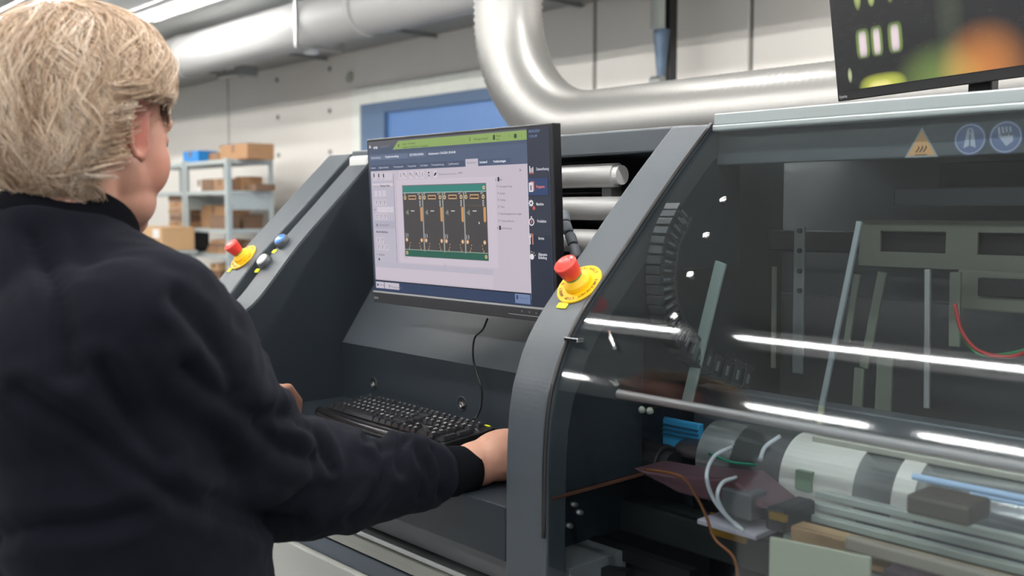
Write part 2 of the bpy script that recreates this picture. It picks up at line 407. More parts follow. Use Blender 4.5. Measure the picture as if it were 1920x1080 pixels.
# big carton at left on floor cart, in front of the racks
pa = at(264, 424, Y=3.8); pb = at(320, 470, Y=3.8)
t = thing('packing_table', ((pa.x + pb.x) / 2, 4.0 - .2, 0), 'low grey table under the large carton in front of the racks', 'table')
MB().box((pa.x - .9, 3.7, pb.z - .03), (pb.x + .02, 4.05, pb.z)).build('tabletop', RACKM, t, .003)
for x in (pa.x - .85, pb.x - .03):
    for y in (3.73, 4.02): MB().box((x - .02, y - .02, 0), (x + .02, y + .02, pb.z - .03)).build('leg', RACKM, t)
t = thing('cardboard_box', ((pa.x + pb.x) / 2, 3.95, pb.z), 'large tan cardboard box right behind the collar of the dark sweater', 'box')
MB().box((pa.x, 3.72, pb.z), (pb.x, 4.03, pa.z)).build('carton', CARD[3], t, .006)
MB().box((pb.x - .18, 3.715, pa.z - .1), (pb.x - .05, 3.72, pa.z - .02)).build('paper_label', WHITEP, t)
t = thing('black_crate', (at(332, 470, Y=4.2).x, 4.25, rz[3]), 'black crate on the fourth shelf of the rack behind the jaw', 'crate')
q0 = at(318, 440, Y=4.15).x; q1 = at(346, 440, Y=4.15).x
for (a, b) in (((q0, 4.15, rz[3]), (q1, 4.4, rz[3] + .02)), ((q0, 4.15, rz[3]), (q0 + .02, 4.4, rz[3] + .2)), ((q1 - .02, 4.15, rz[3]), (q1, 4.4, rz[3] + .2)), ((q0, 4.15, rz[3]), (q1, 4.17, rz[3] + .2)), ((q0, 4.38, rz[3]), (q1, 4.4, rz[3] + .2))):
    MB().box(a, b).build('side', BLACKP, t)

# ================================================================== MACHINE
XA, XB = -1.132, -1.045         # right cheek
XC = -2.095                      # inner face of the left cheek
Y0 = 1.016; ZD = 1.09; ZF = 1.003
prof = [(1.016, 1.0), (1.017, 1.15), (1.021, 1.225), (1.0285, 1.272), (1.04, 1.306), (1.06, 1.348), (1.088, 1.386), (1.12, 1.42), (1.194, 1.492), (1.258, 1.555), (1.326, 1.62), (1.41, 1.695)]
def curve(pr, n=5): return [(p.y, p.z) for p in smooth_pts([(0, a, b) for a, b in pr], n)]
pr = curve(prof)
mach = thing('soldering_machine', (-1.6, 1.6, 0), 'large slate grey industrial machine with operator console and clear curved hood', 'machine')
def cheek(pr, x0, x1, zb, name, m, lab=None, back=2.3, top=None, th=.0):
    poly = [(pr[0][0], zb)] + pr + [(back, pr[-1][1]), (back, zb)]
    o = MB().prism(poly, x0, x1).build(name, m, mach, .0035, angle=30)
    if lab: o['label'] = lab
    return o
# right cheek: rim strip plus inner side plate ending above the opening
rim = [(a, b) for a, b in pr]
inn = [(a + .035, b - .035 * .8) for a, b in pr]
poly = [(1.016, 0.05)] + pr + [(1.5, pr[-1][1]), (1.5, pr[-1][1] - .03)] + [(a + .045, b - .03) for a, b in pr[::-1] if True][2:] + [(1.061, .05)]
MB().prism(poly, XA, XB).build('side_cheek', SLATE, mach, .003, angle=30)['label'] = 'curved slate cheek carrying the right emergency stop button'
# plate of the right cheek seen through the hood, down to the orange seal
sp = [(a + .03, b - .02) for a, b in pr if b > 1.13]
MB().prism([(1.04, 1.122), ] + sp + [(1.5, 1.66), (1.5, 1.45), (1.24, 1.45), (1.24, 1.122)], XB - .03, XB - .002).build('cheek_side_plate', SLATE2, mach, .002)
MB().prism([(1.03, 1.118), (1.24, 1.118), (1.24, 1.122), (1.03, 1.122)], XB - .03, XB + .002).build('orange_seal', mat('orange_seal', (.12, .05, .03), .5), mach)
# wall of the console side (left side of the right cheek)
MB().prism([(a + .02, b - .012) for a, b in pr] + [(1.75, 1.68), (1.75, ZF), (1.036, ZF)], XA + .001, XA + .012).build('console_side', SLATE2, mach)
# left cheeks
prc = curve([(1.016, 1.0), (1.02, 1.17), (1.035, 1.25), (1.069, 1.306), (1.105, 1.335), (1.138, 1.368), (1.223, 1.466), (1.313, 1.554), (1.422, 1.66), (1.45, 1.682)])
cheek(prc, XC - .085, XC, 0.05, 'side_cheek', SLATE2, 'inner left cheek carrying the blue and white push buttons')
pro = [(1.016, 0.9), (1.018, 1.22), (1.05, 1.285)] + [(at(u, v, X=-2.32).y, at(u, v, X=-2.32).z) for u, v in ((440, 484), (500, 419), (560, 353), (617, 291))]
XO0 = -2.32; XO1 = -2.215
cheek(pro, XO0, XO1, 0.05, 'side_cheek', SLATE, 'outer left cheek carrying the left emergency stop button')
MB().prism([(a + .03, b - .03) for a, b in prc] + [(2.3, 1.66), (2.3, .1), (1.05, .1)], XO1, XC - .085).build('groove_filler', DARK, mach)
# rim strip of the inner left cheek in the light slate (same sheet as the others)
strip = [(a, b) for a, b in prc if b > 1.1]
MB().prism([(a - .0015, b + .0012) for a, b in strip] + [(a + .003, b - .003) for a, b in strip[::-1]], XC - .086, XC - .001).build('cheek_rim', SLATE, mach)
MB().box((XC - .085, 1.42, 1.655), (XC - .005, 1.452, 1.685)).build('corner_cap', mat('pale_cap', (.65, .65, .63), .4), mach, .008, bseg=3)
# desk and console back
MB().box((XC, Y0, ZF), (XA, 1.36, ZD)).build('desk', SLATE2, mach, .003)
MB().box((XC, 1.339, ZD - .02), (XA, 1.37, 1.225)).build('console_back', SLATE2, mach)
MB().prism([(1.339, 1.223), (1.434, 1.36), (1.51, 1.47), (1.53, 1.46), (1.36, 1.215)], XC, XA).build('sloped_back', SLATE, mach, .001)
MB().prism([(1.6, 1.4), (1.62, 1.4), (1.62, 1.70), (1.6, 1.70)], XC, XA).build('rear_plate', DARK, mach)
MB().box((XC - .1, 1.44, 1.655), (XA + .02, 1.60, 1.70)).build('top_beam', SLATE, mach, .004)
for i, v in enumerate((330, 391, 452)):
    p = at(1110, v, Y=1.47)
    e = at(1158 + (0, 12, 8)[i], v, Y=1.47).x
    r = .0235
    ro = MB().cyl((XC, 1.47, p.z), (e, 1.47, p.z), r, seg=32).build('roller', mat('roller_satin', (.50, .50, .49), .5, .4), mach); ro['label'] = 'round aluminium bar'
    for pl in ro.data.polygons: pl.use_smooth = len(pl.vertices) == 4
    MB().cyl((e, 1.47, p.z), (e + .012, 1.47, p.z), r * .8).build('roller_end', WHITEP, mach)
pz = at(1150, 358, Y=1.49); MB().box((pz.x - .012, 1.47, pz.z - .03), (pz.x + .012, 1.5, pz.z + .03)).build('roller_bracket', ALU, mach)
# bolts in recesses
for (u, v) in ((700, 719), (866, 757)):
    p = at(u, v, Y=1.339); 
    MB().lathe(p, (0, -1, 0), [(.0165, -.001), (.0160, .0012), (.0135, .0010), (.012, -.0005)], 24).build('recess_ring', SLATE2, mach)
    bo = MB().cyl(p + V((0, .0002, 0)), p + V((0, -.0008, 0)), .0125, seg=24).build('recess_bottom', BLACKP, mach)
    b = MB().lathe(p + V((.001, 0, -.003)), (0, -1, 0), [(.0082, 0), (.0082, .003), (.0068, .0045), (.0042, .0045), (.004, .002), (0, .002)], 6, smooth=False).build('bolt', CHROME, mach)
# base front below the desk
base = [(.94, 1.003, 1.07, 'base_panel', mat('base_grey', (.16, .17, .18), .45)), (.936, .942, 1.085, 'slot', DARK), (.925, .936, 1.05, 'extrusion_lip', ALU), (.91, .924, 1.045, 'extrusion', CREAM), (.894, .909, 1.05, 'extrusion', CREAM), (.887, .894, 1.07, 'slot', mat('mauve_dark', (.05, .045, .07), .5)), (.852, .887, 1.055, 'blue_band', mat('blue_grey_band', (.10, .13, .17), .4))]
for z0, z1, y, nm, m in base: MB().box((-3.4, y, z0), (XB, 1.2, z1)).build(nm, m, mach, .0015)
MB().box((-3.4, 1.04, .1), (XA, 1.2, .852)).build('door_panel', mat('beige_panel', (.44, .45, .42), .5, 0, 0, 1, .03, 3), mach, .003)
MB().box((-3.4, 1.2, .1), (XC - .09, 2.3, .9)).build('base_body', SLATE2, mach, .004)
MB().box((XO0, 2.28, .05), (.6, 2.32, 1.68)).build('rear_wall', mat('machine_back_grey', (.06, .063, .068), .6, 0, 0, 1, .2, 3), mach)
MB().box((-3.3, 1.1, 0), (.6, 2.3, .1)).build('plinth', DARK, mach)

def prof_at(u, v, pr):
    r = FW + RT * ((u - 960) / FOC) - UP * ((v - 540) / FOC); best = None
    for (a, b), (c, d) in zip(pr, pr[1:]):
        n = V((0, -(d - b), (c - a))); 
        if abs(n.dot(r)) < 1e-9: continue
        t = (V((0, a, b)) - EYE).dot(n) / n.dot(r); P = EYE + r * t
        if b - 1e-4 <= P.z <= d + 1e-4 and t > 0 and (best is None or t < best[0]): best = (t, P, n.normalized() if n.normalized().y < 0 else -n.normalized())
    return best[1], best[2]
def estop(P, N, s=1.0, lab=None):
    P = V(P); N = V(N); ex = V((1, 0, 0)); ey = N.cross(ex)
    root = MB().lathe(P, N, [(0, 0), (.041 * s, 0), (.041 * s, .0022), (.040 * s, .003), (0, .003)], 48, smooth=False).build('emergency_stop', YEL, mach)
    if lab: root['label'] = lab
    MB().lathe(P, N, [(.024 * s, .003), (.0235 * s, .010), (.0225 * s, .012), (.0165 * s, .0125), (.0150 * s, .019), (0, .019)], 40).build('collar', YEL, root)
    MB().lathe(P, N, [(.0145 * s, .018), (.0148 * s, .023), (0, .023)], 40).build('green_ring', GRN, root)
    MB().lathe(P, N, [(.0150 * s, .022), (.0165 * s, .026), (.0195 * s, .046), (.0192 * s, .0485), (.0180 * s, .0495), (.0165 * s, .0488), (0, .0484)], 40).build('red_button', RED, root)
    mt = MB()
    def arc(txt, a0, step, rad=.0335, h=.0052, inward=False):
        for i, chh in enumerate(txt):
            a = a0 - i * step
            rr_ = V((math.cos(a), math.sin(a)))
            rad_w = (ex * rr_.x + ey * rr_.y); tang = (ex * math.sin(a) - ey * math.cos(a))
            text_into(mt, chh, P + N * .0035 + rad_w * (rad - h / 2) * s - tang * h * .3 * s, tang, rad_w, h * s, bold=True)
    D = math.radians
    arc('NOT-HALT', D(128), D(11)); arc('EMERGENCY STOP', D(18), D(9)); arc("ARRET D'URGENCE", D(-120 + 0), D(8.6))
    mt.build('lettering', mat('brown_ink', (.12, .03, .01), .6), root)
    for k in (0,):
        for a in (60, 240):
            arcp = [P + N * .0492 + (ex * math.cos(math.radians(a + q)) + ey * math.sin(math.radians(a + q))) * .012 * s for q in range(-35, 40, 10)]
            MB().tube(arcp, .0006, 6).build('turn_arrow', mat('dark_red', (.35, .02, .015), .5), root)
    return root
P, N = prof_at(1087, 534, pr); estop(P, N, .97, 'yellow emergency stop disc with red button on the right cheek')
P, N = prof_at(457, 483, pro); N = V((0, -.72, .69)); estop(P, N, .95, 'yellow emergency stop disc with red button on the left cheek')
def ylabel(u, v, pr_, w=.017, h=.0105):
    P, N = prof_at(u, v, pr_); ex = V((1, 0, 0)); ey = N.cross(ex)
    mb = MB(); c = []
    rr_ = .002
    if pr_ is prc: P = P + N * .0022
    for sx, sy in ((1, 1), (-1, 1), (-1, -1), (1, -1)):
        for a in range(0, 91, 30):
            q = math.radians(a) + {(1, 1): 0, (-1, 1): PI / 2, (-1, -1): PI, (1, -1): 1.5 * PI}[(sx, sy)]
            c.append((sx * (w / 2 - rr_) + rr_ * math.cos(q), sy * (h / 2 - rr_) + rr_ * math.sin(q)))
    A = [mb.bm.verts.new(P + ex * a + ey * b + N * .0005) for a, b in c]; B = [mb.bm.verts.new(P + ex * a + ey * b + N * .0018) for a, b in c]
    mb.bm.faces.new(A); mb.bm.faces.new(B)
    for i in range(len(c)): mb.bm.faces.new((A[i], A[(i + 1) % len(c)], B[(i + 1) % len(c)], B[i]))
    o = mb.build('yellow_label', YLAB, mach)
    m2 = MB()
    for k in range(2): m2.quad([P + ex * sx * w * (.3 - k * .08) + ey * (.0016 - k * .003 + sy * .0003) + N * .0021 for sx, sy in ((-1, -1), (1, -1), (1, 1), (-1, 1))])
    m2.build('print', mat('olive_ink', (.35, .38, .02), .6), o)
ylabel(1055, 574, pr, .021, .0105); ylabel(431, 507, pro, .016, .011); ylabel(516, 473, prc, .016, .011); ylabel(484, 509, prc, .016, .011)
def pushbutton(u, v, m, sym, lab):
    P, N = prof_at(u, v, prc)
    ex = V((1, 0, 0)); ey = N.cross(ex)
    root = MB().lathe(P, N, [(0, 0), (.0185, 0), (.019, .004), (.0175, .0145), (.0165, .016), (0, .016)], 40).build('push_button', mat('button_grey', (.07, .075, .085), .4), mach)
    root['label'] = lab
    MB().lathe(P, N, [(.0150, .0145), (.0150, .0185), (.0142, .0195), (0, .0195)], 40).build('button_cap', m, root)
    mb = MB(); text_into(mb, sym, P + N * .0198 - ex * .006 - ey * .003, ex, ey, .006, bold=True); mb.build('symbol', WHITEP if m is not WHITEP else mat('grey_ink', (.3, .3, .3), .6), root)
pushbutton(533, 457, mat('blue_button', (.03, .20, .62), .3, coat=.4), 'ON', 'round push button with a blue cap')
pushbutton(500, 494, WHITEP, 'O', 'round push button with a white cap')
P, N = prof_at(563, 421, prc); ex = V((1, 0, 0)); ey = N.cross(ex)
MB().tube([P + N * .0012 + ex * .013 * math.cos(a) + ey * .013 * math.sin(a) for a in np.linspace(0, 2 * PI, 33)], .0008, 6).build('blank_hole_cover', SLATE2, mach)

# corrugated cable sleeve behind monitor
gp = smooth_pts([at(1058, 400, Y=1.40), at(1062, 425, Y=1.38), at(1072, 450, Y=1.37), at(1080, 480, Y=1.36), at(1087, 515, Y=1.37), at(1090, 560, Y=1.39)], 10)
t = thing('cable_sleeve', gp[0], 'grey segmented cable sleeve hanging behind the right edge of the monitor', 'hose')
MB().tube(gp, .0075, 14).build('core', BLACKP, t)
SLV = mat('grey_ribbed_sleeve', (.20, .22, .25), .35)
for i in range(0, len(gp) - 7, 8): MB().tube(gp[i:i + 8], [.0088] + [.0104] * 6 + [.0088], 18).build('sleeve_segment', SLV, t)

# ---- cable drag chain behind the hood
CH = thing('cable_chain', at(1215, 560, X=-1.012), 'dark curved cable drag chain of many links inside the left of the hood', 'cable chain')
cpt = smooth_pts([at(u, v, X=-1.012) for u, v, y in ((1275, 395, 0), (1250, 450, 0), (1240, 515, 0), (1246, 580, 0), (1272, 632, 0), (1325, 678, 0), (1400, 710, 0))], 12)
LKM = mat('chain_black', (.030, .034, .040), .4); LKS = mat('chain_edge', (.16, .18, .20), .4)
for i in range(0, len(cpt) - 3, 3):
    a, b = cpt[i], cpt[i + 3]; d_ = (b - a).normalized(); w_ = V((1, 0, 0)).cross(d_).normalized(); M_ = Matrix((w_, V((-1, 0, 0)) , d_)).transposed().to_4x4(); M_.translation = a.lerp(b, .5); L_ = (b - a).length * .44
    lk = MB().box((-.022, -.014, -L_), (-.017, .014, L_), M_).box((.017, -.014, -L_), (.022, .014, L_), M_).box((-.018, -.013, -L_ * .6), (.018, -.010, L_ * .6), M_).box((-.018, .010, -L_ * .6), (.018, .013, L_ * .6), M_).build('chain_link', LKM, CH, .001)
    MB().box((-.010, -.0145, -L_ * .22), (.006, -.012, L_ * .22), M_).build('link_bar', LKS, lk)
# ---- hood
hoodp = [(a + .004, b - .003) for a, b in pr if b >= 1.17]
hoodp = [(1.022, 1.02), (1.022, 1.1)] + hoodp
GL = glass('hood_clear_plastic', (.84, .87, .88), 1.5, .05, 1.1)
HX0, HX1 = XB + .004, .52
def sheet(name, pr_, x0, x1, m, thick, nx=12):
    bm = bmesh.new(); G = [[bm.verts.new((x0 + (x1 - x0) * i / nx, a, b)) for a, b in pr_] for i in range(nx + 1)]
    for i in range(nx):
        for j in range(len(pr_) - 1): bm.faces.new((G[i][j], G[i + 1][j], G[i + 1][j + 1], G[i][j + 1])).smooth = True
    mb_ = MB(); mb_.bm.free(); mb_.bm = bm; o = mb_.build(name, m, mach); md = o.modifiers.new('thickness', 'SOLIDIFY'); md.thickness = thick; md.offset = 0; es = o.modifiers.new('edges', 'EDGE_SPLIT'); es.split_angle = math.radians(45); return o
ho = sheet('hood_pane', hoodp, HX0, HX1, GL, .003); ho['label'] = 'clear curved hood pane'
# hood rails
MB().box((HX0, 1.405, 1.682), (HX1, 1.44, 1.692)).box((HX0, 1.41, 1.692), (HX1, 1.45, 1.712)).build('hood_top_rail', mat('pale_rail', (.36, .41, .41), .3, .5), mach, .002)
MB().box((HX0, 1.45, 1.67), (HX1, 2.3, 1.70)).build('top_deck', SLATE, mach, .003)
pz = at(1160, 738, Y=1.075)
MB().cyl((pz.x, 1.075, pz.z), (HX1, 1.075, pz.z), .0065, seg=16).build('hood_handle_rail', mat('rail_satin', (.72, .68, .68), .3, .8), mach)
MB().tube([(XB - .001, a - .001, b) for a, b in pr if b > 1.05], .0035, 8).build('hood_gasket', BLACKP, mach)
MB().prism([(1.016, .05)] + pr + [(2.3, 1.69), (2.3, .05)], HX1, HX1 + .08).build('end_cheek', SLATE, mach, .003)
p = prof_at(1082, 636, pr)[0]; MB().box(p + V((-.016, -.012, -.003)), p + V((.012, 0.002, .003))).build('hinge_clip', CHROME, mach, .001)
a1 = prof_at(1147, 622, pr)[0]; a2 = prof_at(1157, 652, pr)[0]
MB().tube([a1 + V((0, -.006, 0)), a2 + V((0, -.006, 0))], .003, 10).build('latch_pin', CHROME, mach)
for (u, v) in ((1357, 376), (1325, 443), (1295, 517), (1265, 595)):
    P, N = prof_at(u, v, hoodp); MB().lathe(P, N, [(0, -.008), (.0035, -.006), (.0045, 0), (.0065, .0015), (.005, .004), (0, .0045)], 16).build('hood_screw', CHROME, mach)
# warning stickers
hb = at(1800, 292, Y=1.43).z
MB().box((XB - .02, 1.43, hb), (HX1, 1.445, 1.685)).build('header_beam', mat('header_slate', (.085, .10, .11), .45, 0, 0, 1, .05, 3), mach, .002)
def decal(u, v, kind, r):
    P = at(u, v, Y=1.429); N = V((0, -1, 0)); ex = V((1, 0, 0)); ey = V((0, 0, 1)); e = .0004
    if kind == 'tri':
        o = MB()
        for k, (rr_, ee) in enumerate(((r, .0), (r * .84, .0004))):
            o.mi = k
            o.quad([P + (ex * math.cos(a) + ey * math.sin(a)) * rr_ + N * (e + ee) for a in (PI / 2, PI / 2 + 2 * PI / 3, PI / 2 + 4 * PI / 3)])
        o.mi = 2
        for j in (-1, 0, 1): o.tube([P + ex * (j * .0055 + .002 * math.sin(q)) + ey * (q * .0022 - .004) + N * (e + .0009) for q in np.linspace(-1.5, 2.5, 9)], .0007, 5)
        o.quad([P + ex * a + ey * b + N * (e + .0009) for a, b in ((-.009, -.0115), (.009, -.0115), (.009, -.0105), (-.009, -.0105))])
        s_ = o.build('warning_sticker', [mat('sticker_edge', (.30, .33, .36), .5), mat('sticker_orange', (.62, .36, .16), .5), INK], mach)
        s_['label'] = 'orange triangular hot surface warning sticker'
    else:
        o = MB(); o.lathe(P + N * e, N, [(0, 0), (r, 0)], 40); o.mi = 1; o.lathe(P + N * (e + .0004), N, [(r * .86, 0), (r * .92, 0)], 40)
        if kind == 'book':
            for j in (-1, 1): o.prism([(0, 0)] * 3, 0, 0) if False else o.quad([P + N * (e + .0005) + ex * j * a + ey * b for a, b in ((.001, r * .6), (r * .22, r * .45), (r * .38, -r * .55), (.001, -r * .4))])
            o.tube([P + N * (e + .0005) + ey * .5 * r + (ex * math.cos(q) + ey * math.sin(q)) * r * .16 for q in np.linspace(0, 2 * PI, 13)], .001, 5)
        else:
            o.quad([P + N * (e + .0005) + ex * a * r + ey * b * r for a, b in ((-.45, .1), (.05, -.55), (.45, -.25), (.4, .25), (.0, .3))])
            for a in (-.42, -.2, .02, .24): o.quad([P + N * (e + .0005) + ex * (a + q) * r + ey * w * r for q, w in ((0, .1), (.14, .1), (.06, .62), (-.06, .62))])
        s_ = o.build('instruction_sticker', [mat('sticker_blue', (.13, .17, .30), .5), mat('sticker_white', (.42, .47, .55), .5)], mach)
        s_['label'] = 'round blue sticker with a white %s symbol' % ('figure' if kind == 'book' else 'glove')
decal(1728, 276, 'tri', .029); decal(1819, 261, 'book', .0225); decal(1886, 257, 'glove', .0225)

# ---- hood interior
PALEG = mat('pale_green_profile', (.34, .43, .40), .35, .1)
OLIVE = mat('olive_painted_frame', (.22, .23, .18), .5)
MGREY = mat('mid_grey_steel', (.11, .115, .12), .45, .3, 0, 1, .15, 5)
def bar(u0, v0, u1, v1, Y, w, name, m, lab=None, th=.006, Yb=None):
    a = at(u0, v0, Y=Y); b = at(u1, v1, Y=Yb or Y); d = (b - a).normalized(); s_ = d.cross(V((0, 1, 0))).normalized() * w / 2; t_ = V((0, th / 2, 0))
    mb = MB(); q = []
    for p in (a, b):
        for sx in (-1, 1):
            for sy in (-1, 1): q.append(mb.bm.verts.new(p + s_ * sx + t_ * sy))
    for f in ((0, 1, 3, 2), (4, 5, 7, 6), (0, 1, 5, 4), (2, 3, 7, 6), (0, 2, 6, 4), (1, 3, 7, 5)): mb.bm.faces.new([q[i] for i in f])
    o = mb.build(name, m, mach, .001)
    if lab: o['label'] = lab
    return o
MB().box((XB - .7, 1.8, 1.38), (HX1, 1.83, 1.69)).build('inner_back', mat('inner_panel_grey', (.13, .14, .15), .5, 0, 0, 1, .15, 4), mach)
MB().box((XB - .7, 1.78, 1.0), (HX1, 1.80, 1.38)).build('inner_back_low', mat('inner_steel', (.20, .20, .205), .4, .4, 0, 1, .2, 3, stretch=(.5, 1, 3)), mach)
bar(1352, 492, 1288, 756, 1.33, .020, 'strut', PALEG, 'pale green slanted profile behind the hood')
bar(1500, 425, 1496, 700, 1.55, .020, 'perforated_rail', mat('rail_grey', (.20, .22, .215), .4, .3))
for v in (433, 470, 508, 545):
    p = at(1500, v, Y=1.545); MB().cyl(p, p + V((0, -.003, 0)), .0045, seg=14).build('rail_hole', DARK, mach)
bar(1612, 415, 1541, 760, 1.40, .0085, 'strut', mat('strut_steel', (.40, .45, .47), .3, .3), 'thin bright slanted rod behind the hood')
bar(1541, 760, 1532, 838, 1.40, .0085, 'strut', mat('strut_pale', (.45, .48, .34), .4))
bar(1740, 505, 1738, 765, 1.45, .0085, 'strut', ALU)
for (u0, v0, u1, v1, w) in ((1608, 515, 1588, 640, .012), (1655, 510, 1620, 690, .016), (1452, 500, 1450, 690, .008), (1660, 660, 1655, 790, .028), (1612, 690, 1605, 800, .018), (1792, 510, 1790, 650, .018)):
    bar(u0, v0, u1, v1, 1.6, w, 'strut', mat('faint_strut', (.19, .21, .17), .5))
# window frame plates with rounded holes
def windowed(u0, v0, u1, v1, holes, Y, m, name):
    a = at(u0, v0, Y=Y); b = at(u1, v1, Y=Y)
    mb = MB(); xs = sorted(set([a.x, b.x] + [at(h[0], 400, Y=Y).x for h in holes] + [at(h[2], 400, Y=Y).x for h in holes]))
    zt = a.z; zb = zt - h_of(v1 - v0)
    hz1 = zt - h_of(22); hz0 = zb + h_of(30)
    for i, (x0, x1) in enumerate(zip(xs, xs[1:])):
        if i % 2 == 0: mb.box((x0, Y, zb), (x1, Y + .006, zt))
        else: mb.box((x0, Y, hz1), (x1, Y + .006, zt)); mb.box((x0, Y, zb), (x1, Y + .006, hz0))
    return mb.build(name, m, mach)
def h_of(px, d=1.62): return px * d / FOC
windowed(1612, 412, 1990, 506, [(1652, 0, 1775, 0), (1835, 0, 1960, 0)], 1.66, OLIVE, 'frame_plate')
a = at(1795, 505, Y=1.64)
mb = MB(); mb.box((a.x, 1.64, a.z - .065), (a.x + .5, 1.646, a.z)); 
mb.build('frame_plate', OLIVE, mach, .004)
q = at(1835, 520, Y=1.635); MB().box((q.x, 1.63, q.z - .03), (q.x + .4, 1.638, q.z)).build('frame_opening', DARK, mach, .003)
q = at(1675, 352, Y=1.6); MB().box((q.x, 1.6, q.z - .03), (HX1, 1.66, q.z)).build('cross_beam', mat('beam_grey', (.16, .17, .18), .4, .3), mach, .003)
q = at(1762, 305, Y=1.64); MB().box((q.x, 1.64, q.z - .05), (HX1, 1.66, q.z)).build('beam_recess', DARK, mach, .003)
q = at(1375, 430, Y=1.72); MB().box((q.x, 1.70, q.z - .04), (q.x + .6, 1.74, q.z)).build('cross_beam', DARK, mach, .003)
# red and green wires at right
t = tag(MB().tube(smooth_pts([at(1790, 570, Y=1.5), at(1805, 625, Y=1.5), at(1840, 660, Y=1.5), at(1900, 668, Y=1.5), at(1960, 640, Y=1.5)]), .003, 8).build('red_wire', mat('wire_red', (.4, .03, .03), .4)), 'dull red wire sagging inside the hood at the right edge', 'wire')
t = tag(MB().tube(smooth_pts([at(1800, 625, Y=1.52), at(1835, 664, Y=1.52), at(1890, 664, Y=1.52), at(1960, 645, Y=1.52)]), .003, 8).build('green_wire', mat('wire_green', (.03, .2, .08), .4)), 'green wire running along the dull red one inside the hood', 'wire')
# lower mechanism
def xcyl(u, v, Y, r, x1, name, m, lab=None, seg=48):
    p = at(u, v, Y=Y); o = MB().cyl((p.x, Y, p.z), (x1, Y, p.z), r, seg=seg).build(name, m, mach)
    for pl in o.data.polygons: pl.use_smooth = len(pl.vertices) == 4
    if lab: o['label'] = lab
    return o
DZ = at(1410, 868, Y=1.32).z
xcyl(1410, 868, 1.32, .0615, HX1, 'drum', mat('drum_steel', (.66, .68, .68), .22, .8), 'large shiny steel drum')
for (u0, u1) in ((1505, 1640),): 
    p = at(u0, 868, Y=1.32); p1 = at(u1, 890, Y=1.32); MB().cyl((p.x, 1.32, at(1410, 868, Y=1.32).z), (p1.x, 1.32, at(1410, 868, Y=1.32).z), .0635, seg=48).build('drum_sleeve', mat('white_sleeve', (.66, .65, .60), .35), mach)
    q = MB().box(V((p.x + .03, 1.252, at(1560, 905, Y=1.32).z)), V((p.x + .055, 1.262, at(1560, 870, Y=1.32).z))).build('reflection_patch', mat('reflection_green', (.16, .25, .16), .5), mach)  # green reflection on the drum, put in as a coloured patch
MB().box((at(1300, 800, Y=1.42).x, 1.42, 1.12), (HX1, 1.46, 1.24)).build('guide_beam', mat('guide_grey', (.16, .18, .20), .35, .5, 0, 1, .1, 4), mach, .003)
q = at(1525, 846, Y=1.30)
MB().box((q.x, 1.295, DZ + .058), (HX1, 1.32, DZ + .068)).build('guide_rail', mat('guide_pale', (.58, .58, .50), .35, .3), mach, .002)
q = at(1345, 868, Y=1.32); dl = MB().cyl((q.x, 1.32, DZ), (at(1410, 868, Y=1.32).x, 1.32, DZ), .058, seg=48).build('drum_neck', mat('drum_steel', (.66, .68, .68), .22, .8), mach)
q = at(1712, 900, Y=1.32); MB().cyl((q.x, 1.32, DZ), (q.x + .03, 1.32, DZ), .0635, seg=48).build('drum_ring', mat('white_sleeve', (.66, .65, .60), .35), mach)
BLG = mat('blue_reflection', (.42, .60, .85), .2, coat=.5)  # blue-white reflection beside the drum, built as pale blue rods
for k, (u, v) in enumerate(((1712, 893), (1820, 925))):
    q = at(u, v, Y=1.235); MB().cyl((q.x, 1.235, q.z), (HX1, 1.235, q.z), .0045 - k * .001, seg=14).build('reflection_rod', BLG, mach)
# ribbed extrusion
q = at(1478, 945, Y=1.16)
ORD = ('lowest', 'second lowest', 'middle', 'second highest', 'topmost')
for k in range(6):
    o = MB().box((q.x, 1.13 + k * .019, q.z - .011 * (5 - k) - .004), (HX1, 1.145 + k * .019, q.z - .011 * (5 - k) + .006)).build('ribbed_profile', mat('profile_green_grey', (.42, .46, .42), .35, .3), mach, .0015)
q = at(1490, 975, Y=1.13); MB().box((q.x, 1.12, q.z - .035), (HX1, 1.15, q.z - .005)).build('brass_strip', mat('brass_strip', (.62, .40, .20), .35, .5, 0, 1, .4, 9), mach, .002)
q = at(1480, 935, Y=1.18); MB().box((q.x, 1.12, q.z - .03), (q.x + .03, 1.2, q.z + .002)).build('end_block', DARK, mach, .006)
MB().box((q.x + .01, 1.115, q.z - .012), (q.x + .035, 1.122, q.z - .002)).build('gold_fitting', mat('gold', (.5, .3, .05), .3, .8), mach, .001)
q = at(1720, 935, Y=1.16); MB().box((q.x, 1.13, q.z - .012), (q.x + .075, 1.19, q.z + .012)).build('carriage_block', mat('taupe_block', (.10, .085, .065), .5), mach, .004)
# dark beam running from lower left
q = at(1060, 945, Y=1.3); MB().box((XB - .2, 1.27, 1.0), (HX1, 1.33, 1.055)).build('lower_beam', mat('lower_beam', (.045, .052, .05), .4, .3), mach, .004)
MB().box((XB - .2, 1.22, .8), (HX1, 1.26, .98)).build('lower_beam', DARK, mach, .004)
q = at(1335, 945, Y=1.22); MB().box((q.x, 1.215, q.z - .045), (q.x + .065, 1.22, q.z - .012)).build('amber_label', mat('amber_label', (.28, .15, .01), .5), mach)
